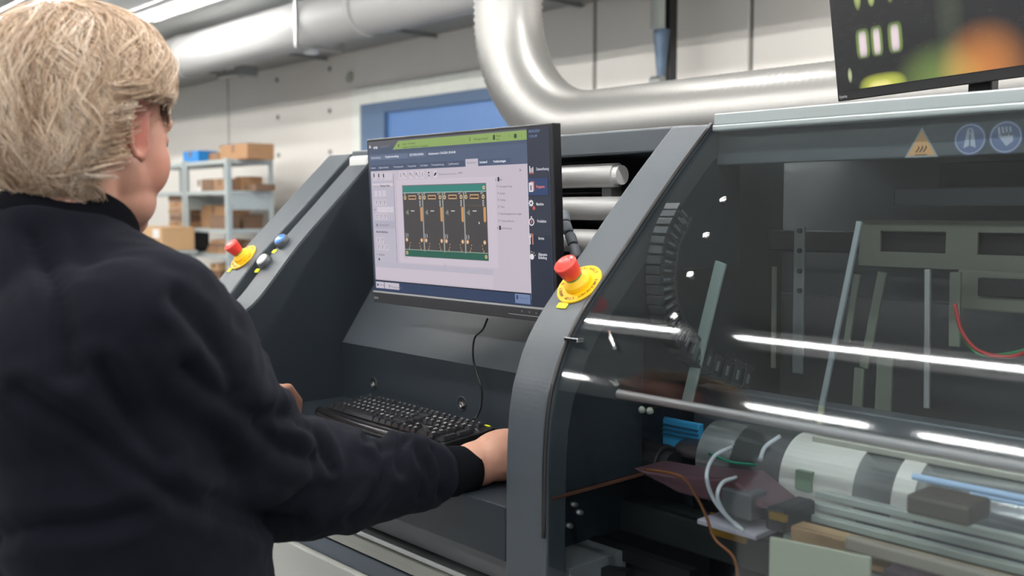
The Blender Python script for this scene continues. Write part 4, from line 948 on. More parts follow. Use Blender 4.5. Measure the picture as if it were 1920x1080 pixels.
for i, q in enumerate(((0, 0), (1, 0), (1, 1), (0, 1))): uvl.data[i].uv = q
me.materials.append(live_image()); o = bpy.data.objects.new('camera_image', me); COL.objects.link(o); o.parent = us_
mb = MB(); text_into(mb, 'iiyama', up_(.006, .006, .001), dirx, uz, .006, bold=True); mb.build('lettering', mat('logo_grey', (.35, .35, .36), .4, .3), um)
q = up_(.30, .1, -.045)
MB().box((q.x - .02, q.y, 1.70), (q.x + .02, q.y + .03, 1.93)).build('stand_post', BLACKP, um, .003)
MB().box((q.x - .1, q.y - .06, 1.70), (q.x + .1, q.y + .1, 1.708)).build('stand_foot', BLACKP, um, .003)

# ================================================================== KEYBOARD
KO = V((-1.716, 1.232, ZD)); ka = math.radians(-1.5)
kx = V((math.cos(ka), math.sin(ka), 0)); ky = V((-math.sin(ka), math.cos(ka), 0)); tilt = math.radians(4.5)
kyt = (ky * math.cos(tilt) + V((0, 0, 1)) * math.sin(tilt)); kn = kx.cross(kyt)
def kp(x, y, z): return KO + kx * x + kyt * y + kn * z + V((0, 0, .009))
kb = thing('keyboard', KO, 'black full size keyboard with raised rounded keys and a curved palm edge', 'keyboard')
mb = MB(); KW, KB_, KF = .2275, .088, -.074
out = []
for x in np.linspace(-KW, KW, 25): out.append((x, KF - .014 * (1 - (x / KW) ** 2) + (.014 if abs(x) > KW - .005 else 0)))
out = out + [(KW + .004, -.05), (KW + .002, .05), (KW - .006, KB_ - .002)] + [(x, KB_) for x in np.linspace(KW - .02, -KW + .02, 6)] + [(-KW + .006, KB_ - .002), (-KW - .002, .05), (-KW - .004, -.05)]
A = [mb.bm.verts.new(V((kp(a, b, 0).x, kp(a, b, 0).y, ZD + .0005))) for a, b in out]; B = [mb.bm.verts.new(kp(a, b, .004 if b < -.07 else .008)) for a, b in out]
n = len(out)
for i in range(n): mb.bm.faces.new((A[i], A[(i + 1) % n], B[(i + 1) % n], B[i]))
mb.bm.faces.new(A); mb.bm.faces.new(B)
mb.build('case', BLACKP, kb, .002)
mb = MB()
pts = [(x, KF + .012 - .014 * (1 - (x / KW) ** 2)) for x in np.linspace(-KW + .004, KW - .004, 25)]
mb.tube([kp(a, b + .004, .003) for a, b in pts], .0105, 16); mb.build('palm_edge', BLACKG, kb)
MB().tube([kp(a, b - .013, -.0045) for a, b in pts], .002, 8).build('edge_line', mat('edge_grey', (.10, .10, .105), .3), kb)
u_ = .0187
keys = []
def row(y, xs): 
    x = -.218
    for w in xs:
        if w > 0: keys.append((x + w * u_ / 2, y, w * u_ - .0022))
        x += abs(w) * u_
ys = [.068, .0425, .0235, .0045, -.0145, -.0335]
row(ys[0], [1, -1, 1, 1, 1, 1, -.5, 1, 1, 1, 1, -.5, 1, 1, 1, 1, -.25, 1, 1, 1, -.25, 1, 1, 1, 1])
row(ys[1], [1] * 13 + [2, -.25, 1, 1, 1, -.25, 1, 1, 1, 1])
row(ys[2], [1.5] + [1] * 12 + [1.5, -.25, 1, 1, 1, -.25, 1, 1, 1])
row(ys[3], [1.75] + [1] * 12 + [1.25, -.25, -3, -.25, 1, 1, 1])
row(ys[4], [1.25] + [1] * 11 + [2.75, -1.25, 1, -1, -.25, 1, 1, 1])
row(ys[5], [1.25, 1.25, 1.25, 6.25, 1.25, 1.25, 1.25, 1.25, -.25, 1, 1, 1, -.25, 2, 1])
KEYM = mat('key_black', (.022, .022, .025), .22, coat=.5)
keymesh = {}
def keycap(w, h=.0165, hh=.0085):
    k = (round(w, 4), round(h, 4))
    if k in keymesh: return keymesh[k]
    bm = bmesh.new(); a = []
    for z, s_ in ((0, 0), (hh * .75, .0022), (hh, .0030)):
        a.append([bm.verts.new((x * (w / 2 - s_), y * (h / 2 - s_ * .8) + s_ * .25, z)) for x, y in ((-1, -1), (1, -1), (1, 1), (-1, 1))])
    for p_, q_ in zip(a, a[1:]):
        for i in range(4): bm.faces.new((p_[i], p_[(i + 1) % 4], q_[(i + 1) % 4], q_[i]))
    c = bm.verts.new((0, 0, hh - .0007))
    for i in range(4): bm.faces.new((a[2][i], a[2][(i + 1) % 4], c))
    bmesh.ops.bevel(bm, geom=[e for e in bm.edges if all(v in a[1] or v in a[2] for v in e.verts)], offset=.0006, segments=2, affect='EDGES')
    bmesh.ops.recalc_face_normals(bm, faces=bm.faces)
    me = bpy.data.meshes.new('key'); bm.to_mesh(me); bm.free(); me.materials.append(KEYM); keymesh[k] = me; return me
Mk = Matrix((kx, kyt, kn)).transposed().to_4x4()
for (x, y, w) in keys:
    o = bpy.data.objects.new('key', keycap(w)); COL.objects.link(o); o.parent = kb
    o.matrix_local = Matrix.Translation(kp(x, y, .008) - KO) @ Mk
for y in (ys[1] - u_ * 1.5, ys[4] - u_ * .5):
    o = bpy.data.objects.new('key', keycap(u_ - .0022, .035)); COL.objects.link(o); o.parent = kb
    o.matrix_local = Matrix.Translation(kp(.218 - .5 * u_ + .0035, y, .008) - KO) @ Mk
WM = mat('key_print_white', (.75, .75, .75), .5)
mb = MB(); chars = iter(('^1234567890ß´' * 1 + 'QWERTZUIOPÜ+ASDFGHJKLÖÄ#<YXCVBNM,.-') * 4)
for (x, y, w) in keys:
    if .017 > w > .015 and y < .055:
        text_into(mb, next(chars), kp(x - .0045, y - .0015, .0172), kx, kyt, .0066, bold=True)
    elif y > .055:
        text_into(mb, 'F', kp(x - .004, y - .001, .0172), kx, kyt, .005, bold=True)
tag(mb.build('key_lettering', WM, kb), kind='stuff')
mb = MB()
for x in np.arange(-.20, .21, .0255): mb.box((-.0016, -.0007, 0), (.0016, .0007, .0003), Matrix.Translation(kp(x, .0830, .0082)) @ Mk)
tag(mb.build('indicator_marks', WM, kb), kind='stuff')
q = kp(.200, .0835, .0085); MB().box((-.008, -.003, 0), (.008, .003, .0006), Matrix.Translation(q) @ Mk).build('yellow_label', YLAB, kb)
cp = smooth_pts([at(914, 598, Y=1.33), at(905, 618, Y=1.335), at(890, 634, Y=1.33), at(887, 668, Y=1.325), at(894, 700, Y=1.325), at(903, 730, Y=1.325), at(902, 762, Y=1.325), at(893, 782, Y=1.318), at(880, 790, Y=1.30)], 10)
MB().tube(cp, .0021, 10).build('cable', BLACKG, kb)
# mouse, under the right hand
mo = thing('computer_mouse', (-1.235, 1.19, ZD), 'black mouse under the right hand, hidden behind the curved cheek', 'mouse')
MB().ell((-1.235, 1.19, ZD + .001), (.031, .055, .034), seg=24).build('shell', BLACKG, mo, smooth=True)
for s_ in (0,): MB().cyl((-1.238, 1.222, ZD + .026), (-1.232, 1.222, ZD + .026), .009).build('scroll_wheel', mat('edge_grey', (.10, .10, .105), .3), mo)

# ================================================================== PERSON
def remesh(mb, vox, smooth_it=6, disp=None, name='m'):
    me = bpy.data.meshes.new('tmp'); mb.bm.to_mesh(me); mb.bm.free()
    o = bpy.data.objects.new('tmp', me); COL.objects.link(o)
    r = o.modifiers.new('r', 'REMESH'); r.mode = 'VOXEL'; r.voxel_size = vox
    s_ = o.modifiers.new('s', 'SMOOTH'); s_.factor = .5; s_.iterations = smooth_it
    dg = bpy.context.evaluated_depsgraph_get(); dg.update()
    out = bpy.data.meshes.new_from_object(o.evaluated_get(dg)); bpy.data.objects.remove(o)
    if disp:
        n = len(out.vertices); co = np.empty(n * 3); no = np.empty(n * 3)
        out.vertices.foreach_get('co', co); out.vertices.foreach_get('normal', no)
        co = co.reshape(-1, 3); no = no.reshape(-1, 3)
        co = co + no * disp(co, no)[:, None]
        out.vertices.foreach_set('co', co.ravel()); out.update()
    return out
def place_mesh(me, name, m, parent):
    off = V(parent['_o']); me.transform(Matrix.Translation(-off)); me.name = name
    me.materials.clear()
    for mm in (m if isinstance(m, (list, tuple)) else [m]): me.materials.append(mm)
    for p in me.polygons: p.use_smooth = True; p.material_index = 0
    o = bpy.data.objects.new(name, me); COL.objects.link(o); o.parent = parent; o['_o'] = list(off); return o
def chain(mb, pts, rs, seg=20):
    for i, (p, r) in enumerate(zip(pts, rs)):
        mb.ell(p, (r, r, r), seg=seg)
        if i: mb.cyl(pts[i - 1], p, rs[i - 1], r, seg=seg)
def rings_loft(mb, rings, seg=32):
    R_ = [[mb.bm.verts.new((cx_ + rx_ * math.cos(2 * PI * k / seg), cy_ + ry_ * math.sin(2 * PI * k / seg), z)) for k in range(seg)] for cx_, cy_, z, rx_, ry_ in rings]
    for a, b in zip(R_, R_[1:]):
        for k in range(seg): mb.bm.faces.new((a[k], a[(k + 1) % seg], b[(k + 1) % seg], b[k]))
    mb.bm.faces.new(R_[0][::-1]); mb.bm.faces.new(R_[-1])
def nz(co, f, seed=0):
    return np.array([noise.noise(V(c) * f + V((seed, seed, seed))) for c in co])

SK = mat('skin', (.56, .30, .215), .5, 0, .25, 260, .10, 40, sub=.12, dist=.0012)
FEET = V((-1.36, .46, 0))
man = thing('person', FEET, 'person with short blond hair and dark navy sweater standing at the console', 'person')
HC = V((-1.346, .483, 1.655)); hs_ = 1.08; yw = math.radians(26); ph = math.radians(-9)
HM = Matrix.Translation(HC) @ Matrix.Rotation(yw, 4, 'Z') @ Matrix.Rotation(ph, 4, 'X') @ Matrix.Scale(hs_, 4)
def hp_(x, y, z): return HM @ V((x, y, z))
def hell(mb, c, r, M0=None, seg=24):
    M3 = HM.to_3x3() @ (M0.to_3x3() if M0 else Matrix.Identity(3)); mb.ell(hp_(*c), r, M3, seg=seg)
ShR = V((-1.16, .457, 1.405)); ShL = V((-1.545, .46, 1.435))
ElR = at(552, 898, d=1.47); MdR = at(700, 903, d=1.56); WrR = at(872, 878, d=1.665)
ElL = V((-1.72, .68, 1.18)); WrL = V((-1.85, .985, 1.16))
mb = MB()
hell(mb, (0, -.014, .035), (.076, .097, .092)); hell(mb, (0, .034, -.022), (.067, .060, .098)); hell(mb, (0, .034, -.080), (.060, .057, .044)); hell(mb, (0, .020, -.050), (.066, .060, .055))
hell(mb, (0, .068, -.102), (.030, .024, .022)); hell(mb, (0, .056, -.112), (.028, .028, .016))
for s_ in (-1, 1):
    hell(mb, (s_ * .038, .052, -.034), (.030, .032, .042))
    hell(mb, (s_ * .030, .080, .003), (.017, .011, .010))
    # ear: plate, rim, lobe
    E0 = Matrix.Rotation(math.radians(-s_ * 22), 4, 'Z')
    ring_ = []
    for k in range(22):
        a = math.radians(-60 + k * 300 / 21 + 0); yy = -.010 + .0215 * math.cos(a + PI / 2 + .0) * (1.0) - .004; zz_ = -.002 + .036 * math.sin(a + PI / 2)
        ring_.append(hp_(s_ * (.083 + .010 * max(0, -(yy + .006) * 60 * .5)), yy - .0, zz_))
    chain(mb, ring_, [.0048 * hs_] * len(ring_), 10)
    hell(mb, (s_ * .082, -.014, -.002), (.0042, .017, .030), E0, 16); hell(mb, (s_ * .082, -.002, -.034), (.005, .0085, .011), None, 12); hell(mb, (s_ * .080, .004, -.008), (.006, .004, .007), None, 10)
chain(mb, [hp_(-.040, .080, .024), hp_(0, .086, .022), hp_(.040, .080, .024)], [.011, .012, .011], 14)
chain(mb, [hp_(0, .088, .014), hp_(0, .099, -.012), hp_(0, .107, -.030)], [.009, .010, .0115], 14)
for s_ in (-1, 1): hell(mb, (s_ * .012, .101, -.035), (.008, .010, .007), None, 12)
chain(mb, [hp_(-.022, .084, -.062), hp_(0, .095, -.060), hp_(.022, .084, -.062)], [.006, .008, .006], 12)
chain(mb, [hp_(-.018, .084, -.073), hp_(0, .092, -.074), hp_(.018, .084, -.073)], [.006, .009, .006], 12)
NB = V((-1.345, .448, 1.50))
chain(mb, [hp_(0, -.020, -.03), hp_(0, -.028, -.09), NB + V((0, 0, .04)), NB - V((0, 0, .06))], [.062, .060, .062, .07], 24)
chain(mb, [hp_(0, .03, -.085), NB + V((.005, .03, .03))], [.034, .045], 18)
def hand(mb, W_, dirv, side, nrm, curl, spread=.016, sc=1.0, wr_r=.030):
    """W_ wrist, dirv pointing direction, side = thumb side, nrm = back of hand"""
    d = dirv.normalized(); n_ = (nrm - d * nrm.dot(d)).normalized(); s_ = n_.cross(d); s_ = s_ if s_.dot(side) > 0 else -s_
    pal = W_ + d * .052 * sc
    M3 = Matrix((s_, d, n_)).transposed()
    mb.ell(pal, (.041 * sc, .054 * sc, .0165 * sc), M3, 20); mb.ell(W_ + d * .03 * sc, (.034 * sc, .04 * sc, .020 * sc), M3, 16)
    lens = [(.046, .027, .021), (.050, .030, .022), (.046, .028, .021), (.037, .021, .019)]
    for i, ls in enumerate(lens):
        o_ = (1.5 - i) * .0205 * sc; base = W_ + d * (.088 - abs(i - 1) * .004) * sc + s_ * o_ - n_ * .002
        dd = (d + s_ * (1.5 - i) * .05).normalized(); pts = [base - d * .03 * sc, base]; ang = 0; p = base
        for k, l in enumerate(ls):
            ang += curl[k]; q = dd * math.cos(ang) - n_ * math.sin(ang); p = p + q * l * sc; pts.append(p)
        chain(mb, pts, [.0105 * sc, .0100 * sc, .0090 * sc, .0082 * sc, .0072 * sc], 12)
    tb = W_ + d * .022 * sc + s_ * .026 * sc - n_ * .006
    t1 = tb + (d * .55 + s_ * .62 - n_ * .25).normalized() * .042 * sc; t2 = t1 + (d * .85 + s_ * .25 - n_ * .25).normalized() * .033 * sc; t3 = t2 + (d * .95 - s_ * .05 - n_ * .2).normalized() * .024 * sc
    chain(mb, [W_ + d * .01, tb, t1, t2, t3], [.018 * sc, .0165 * sc, .0125 * sc, .0105 * sc, .0085 * sc], 12)
dR = (V((-1.236, 1.19, ZD + .045)) - WrR)
hand(mb, WrR + V((0, .015, .004)), V((.28, 1, .12)), V((-1, 0, 0)), V((.25, -.12, 1)), (.10, .35, .25), sc=1.08)
chain(mb, [ElR, MdR, WrR, WrR + V((.006, .03, .002))], [.048, .044, .034, .035], 20)
chain(mb, [ShR, ElR], [.055, .05], 20)
mb.ell(WrR + V((.002, .03, .006)), (.037, .07, .037), None, 20); mb.ell(WrR + V((.010, .075, .012)), (.046, .07, .044), None, 20)
# left hand, resting beside the keyboard
TL = at(559, 771, d=2.235); KL = at(541, 727, d=2.17)
chain(mb, [ElL, WrL], [.048, .03], 18); chain(mb, [ShL, ElL], [.055, .05], 18)
sdv = V((.9, .1, 0)).normalized(); WL2 = V((-1.90, 1.02, 1.165)); WrL = WL2
for i in range(4):
    sh_ = -sdv * .021 * i * 1.0 + V((0, -.004, 0)) * i
    a0 = at(512, 733, d=2.11) + sh_; a1 = KL + sh_ + V((0, 0, -.003 * i)); a2 = at(557, 752, d=2.215) + sh_ + V((0, .004, 0)); a3 = TL + sh_
    a3.z = ZD + .009
    chain(mb, [WL2, a0, a1, a2, a3], [.02, .0125, .0105, .0095, .0082], 12)
mb.ell((at(505, 740, d=2.09) + WL2) / 2 + V((-.02, 0, 0)), (.045, .05, .02), None, 18)
chain(mb, [WL2, at(508, 768, d=2.08), at(538, 776, d=2.14), TL + V((.0, -.02, -.003))], [.018, .0145, .011, .009], 12)
chain(mb, [ElL, WL2], [.045, .03], 16)
# trunk and legs beneath the clothes
rings_loft(mb, [(-1.355, .47, .86, .15, .12), (-1.355, .475, 1.05, .17, .13), (-1.355, .455, 1.25, .17, .12), (-1.355, .43, 1.40, .17, .10), (-1.35, .43, 1.49, .11, .08)])
for s_ in (-1, 1): chain(mb, [V((-1.355 + s_ * .09, .46, .90)), V((-1.355 + s_ * .11, .47, .50)), V((-1.355 + s_ * .12, .45, .09)), V((-1.355 + s_ * .125, .53, .05))], [.10, .062, .04, .035], 18)
body = place_mesh(remesh(mb, .0034, 9), 'body', SK, man)
# ear flush / lips are colour of the skin itself
def skin_nodes():
    nt = SK.node_tree; N_ = nt.nodes; L = nt.links; b = N_['Principled BSDF']
    at_ = N_.new('ShaderNodeAttribute'); at_.attribute_name = 'flush'
    src = b.inputs['Base Color'].links[0].from_socket
    mx = N_.new('ShaderNodeMix'); mx.data_type = 'RGBA'; L.new(at_.outputs['Fac'], mx.inputs[0]); L.new(src, mx.inputs[6]); mx.inputs[7].default_value = (.52, .17, .125, 1)
    L.new(mx.outputs[2], b.inputs['Base Color'])
skin_nodes()
n = len(body.data.vertices); co = np.empty(n * 3); body.data.vertices.foreach_get('co', co); co = co.reshape(-1, 3) + np.array(FEET)
Hi = np.array(HM.inverted()); lc = co @ Hi[:3, :3].T + Hi[:3, 3]
ear = np.exp(-(((np.abs(lc[:, 0]) - .084) / .012) ** 2 + ((lc[:, 1] + .010) / .03) ** 2 + ((lc[:, 2] + .006) / .04) ** 2))
chk = .45 * np.exp(-(((np.abs(lc[:, 0]) - .055) / .03) ** 2 + ((lc[:, 1] - .05) / .04) ** 2 + ((lc[:, 2] + .03) / .05) ** 2))
lips = .9 * np.exp(-((lc[:, 0] / .025) ** 4 + ((lc[:, 1] - .095) / .02) ** 2 + ((lc[:, 2] + .067) / .010) ** 4))
fl = np.clip(ear + chk + lips, 0, 1)
A_ = body.data.attributes.new('flush', 'FLOAT', 'POINT'); A_.data.foreach_set('value', fl.astype(np.float32))
EYEM = mat('eye_white', (.7, .68, .65), .2)
for s_ in (-1, 1):
    e_ = MB(); e_.ell(hp_(s_ * .031, .0835, .002), (.0105, .0105, .0105), seg=20); eo = e_.build('eye', EYEM, man, smooth=True)
    e_ = MB(); e_.ell(hp_(s_ * .031, .0925, .000), (.0048, .0022, .0048), HM.to_3x3(), seg=14); e_.build('iris', mat('iris', (.05, .08, .10), .15), eo, smooth=True)
    e_ = MB(); c = [hp_(s_ * x, y, z) for x, y, z in ((.014, .088, .017), (.028, .093, .021), (.045, .083, .016))]; e_.tube(c, [.002, .003, .001], 8); e_.build('eyebrow', mat('brow_blond', (.35, .24, .14), .7), man)

# ---- sweater
NAVY = mat('navy_knit', (.0050, .0056, .0100), .95, 0, .5, 1400, .12, 60, spec=.12, dist=.0012)
NAVY.node_tree.nodes['Principled BSDF'].inputs['Sheen Weight'].default_value = .035
NAVY.node_tree.nodes['Principled BSDF'].inputs['Sheen Tint'].default_value = (.5, .55, .7, 1)
NAVY2 = mat('navy_rib_knit', (.0035, .0038, .006), .95, 0, .4, 900, dist=.001, spec=.1)
mb = MB()
rings_loft(mb, [(-1.35, .485, .82, .235, .185), (-1.35, .495, .92, .24, .20), (-1.35, .495, 1.05, .238, .205), (-1.355, .48, 1.18, .232, .195), (-1.36, .455, 1.30, .225, .17), (-1.36, .435, 1.39, .21, .145), (-1.358, .42, 1.46, .165, .12), (-1.352, .425, 1.52, .115, .095), (-1.348, .435, 1.55, .088, .084)], 48)
mb.ell((-1.37, .385, 1.44), (.17, .10, .10), seg=28)
chain(mb, [V((-1.32, .46, 1.475)), V((-1.24, .475, 1.45)), V((-1.175, .49, 1.42)), V((-1.205, .55, 1.385)), V((-1.235, .60, 1.33))], [.075, .078, .088, .075, .07], 24)
chain(mb, [V((-1.36, .44, 1.475)), V((-1.46, .45, 1.455)), V((-1.54, .46, 1.43))], [.075, .078, .085], 24)
mb.ell((-1.24, .42, 1.33), (.10, .12, .14), seg=24); mb.ell((-1.22, .40, 1.35), (.125, .115, .135), seg=28); mb.ell((-1.20, .44, 1.22), (.11, .13, .2), seg=28)
mb.ell((-1.27, .53, 1.33), (.12, .10, .11), seg=24); mb.ell((-1.44, .53, 1.33), (.12, .10, .11), seg=24)
def along(a, b, ts): return [a.lerp(b, t) for t in ts]
ua = along(ShR, ElR, (0, .25, .5, .72, .9, 1)); chain(mb, ua, [.092, .094, .084, .072, .074, .084], 28)
fa = [at(u, v, d=d) for u, v, d in ((552, 898, 1.47), (600, 898, 1.495), (640, 902, 1.52), (672, 903, 1.54), (705, 905, 1.56), (735, 902, 1.58), (768, 893, 1.60), (800, 886, 1.62), (826, 882, 1.635), (840, 881, 1.645))]
chain(mb, fa, [.086, .087, .079, .070, .0665, .058, .062, .054, .043, .036], 28)
for (u, v, d, r) in ((770, 838, 1.58, .022), (735, 845, 1.56, .02), (650, 832, 1.50, .026), (610, 965, 1.47, .03), (480, 860, 1.32, .06)): mb.ell(at(u, v, d=d + .02), (r, r * 1.3, r), seg=18)
ua = along(ShL, ElL, (0, .3, .6, 1)); chain(mb, ua, [.085, .085, .08, .078], 24)
chain(mb, along(ElL, WrL, (0, .4, .75, .9)), [.078, .068, .054, .038], 24)
El_, Wr_, Sh_ = np.array(ElR), np.array(WrR), np.array(ShR)
fold_lines = [[(715, 838, 1.5), (722, 868, 1.48), (712, 905, 1.47), (688, 945, 1.48), (655, 975, 1.5)], [(758, 832, 1.53), (742, 858, 1.51), (746, 885, 1.51)], [(688, 822, 1.49), (706, 826, 1.50), (728, 842, 1.51)], [(812, 842, 1.56), (826, 880, 1.56), (822, 925, 1.57)], [(560, 800, 1.42), (600, 835, 1.41), (618, 880, 1.40)], [(330, 560, 1.12), (395, 640, 1.14), (440, 730, 1.18)], [(480, 800, 1.3), (540, 845, 1.34), (590, 860, 1.38)], [(400, 930, 1.25), (470, 960, 1.3), (560, 975, 1.38)], [(60, 440, 1.25), (110, 560, 1.15), (130, 700, 1.1)], [(780, 850, 1.54), (800, 890, 1.54), (790, 930, 1.56)], [(40, 735, 1), (150, 800, 1), (210, 845, 1), (300, 910, 1), (400, 962, 1), (480, 992, 1)], [(350, 690, 1), (420, 750, 1), (480, 775, 1), (560, 782, 1)], [(0, 1010, 1), (60, 990, 1), (180, 985, 1), (260, 960, 1)], [(190, 690, 1), (240, 780, 1), (300, 860, 1)]]
fl_pts = []
for L_ in fold_lines: fl_pts.append(np.array([list(EYE + (at(u, v, d=1) - EYE).normalized()) for u, v, d in smooth_pts(L_, 8)]))
def disp_s(co, no):
    # creases follow curves laid over the sleeve, plus soft cloth undulation
    ray = co - np.array(EYE); ray = ray / np.linalg.norm(ray, axis=1)[:, None]
    d = np.zeros(len(co)); near = np.exp(-np.minimum(1, np.abs(co[:, 0] * 0)))
    vis = (no * ray).sum(1) < .15
    for k, P_ in enumerate(fl_pts):
        R_ = P_ - np.array(EYE); R_ = R_ / np.linalg.norm(R_, axis=1)[:, None]
        dist = np.full(len(co), 9.)
        for r_ in R_: dist = np.minimum(dist, np.linalg.norm(ray - r_, axis=1))
        dist = dist * 1.45
        w = .006 if k < 5 or k == 9 else .011
        d += np.where(vis, -.0085 * np.exp(-(dist / w) ** 2) + .0045 * np.exp(-((dist - w * 2.4) / (w * 1.3)) ** 2), 0)
    f1 = nz(co * np.array([1, 1, 1.0]), 9, 3); f2 = nz(co, 24, 11)
    arm = np.exp(-((co[:, 1] - .8) / .28) ** 2)
    d += f1 * .007 + (np.abs(f2) - .2) * -.006 * (.4 + .6 * arm)
    return d
sw = place_mesh(remesh(mb, .0058, 30, disp_s), 'sweater', NAVY, man)
# collar: stand-up band round the neck, open at the front
mb = MB(); seg = 40; ringsC = []
cc = V((-1.345, .455, 1.535)); tdir = V((.0, .52, 1)).normalized()
fr = V((-.15, 1, 0)).normalized(); sd_ = fr.cross(tdir).normalized(); fr = tdir.cross(sd_).normalized()
for (h_, r_) in ((-.03, .094), (0, .084), (.022, .0785), (.038, .0775), (.040, .0725), (.02, .071), (-.02, .075)):
    row_ = []
    for k in range(seg + 1):
        a = math.radians(-90 + 14) + (2 * PI - math.radians(28)) * k / seg + PI
        drop = .030 * max(0, math.cos(a - PI / 2 * 1)) ** 2
        row_.append(mb.bm.verts.new(cc + (sd_ * math.cos(a) * 1.0 + fr * math.sin(a) * 1.08) * r_ + tdir * (h_ - drop * (h_ > 0))))
    ringsC.append(row_)
ringsC.append(ringsC[0])
for a, b in zip(ringsC, ringsC[1:]):
    for k in range(seg):
        if a is b: continue
        mb.bm.faces.new((a[k], a[k + 1], b[k + 1], b[k]))
mb.build('collar', NAVY2, sw, .002, smooth=True)
# cuffs
def cuff(a, b, r0, r1):
    mb = MB(); d = (b - a)
    mb.lathe(a, d, [(r0 * .8, 0), (r0, .004), (r0 * 1.0, d.length * .5), (r1, d.length - .003), (r1 - .002, d.length), (r1 - .005, d.length - .002), (r1 - .005, d.length * .3)], 64)
    for v in mb.bm.verts:
        pass
    return mb.build('cuff', NAVY2, sw)
ca = at(826, 886, d=1.636); cb = at(886, 880, d=1.672); co_ = cuff(ca, cb, .0415, .0385)
cuff(V((-1.878, .95, 1.165)), V((-1.895, 1.005, 1.165)), .038, .036)
# trousers and shoes
TR = mat('black_trousers', (.010, .010, .012), .85, 0, .3, 700, .1, 30)
mb = MB(); rings_loft(mb, [(-1.355, .47, .80, .19, .15), (-1.355, .47, .90, .20, .165), (-1.355, .475, 1.0, .195, .16)])
for s_ in (-1, 1): chain(mb, [V((-1.355 + s_ * .095, .46, .86)), V((-1.355 + s_ * .11, .475, .50)), V((-1.355 + s_ * .12, .45, .12))], [.115, .085, .072], 22)
place_mesh(remesh(mb, .01, 4, lambda c, n: nz(c, 14, 5) * .006), 'trousers', TR, man)
for s_ in (-1, 1):
    mb = MB(); x_ = -1.355 + s_ * .125
    mb.ell((x_, .53, .045), (.048, .13, .045), seg=20); mb.ell((x_, .45, .06), (.042, .05, .06), seg=18); mb.box((x_ - .045, .40, .0), (x_ + .045, .62, .02))
    place_mesh(remesh(mb, .006, 5), 'shoe', mat('black_shoe', (.012, .012, .012), .4), man)

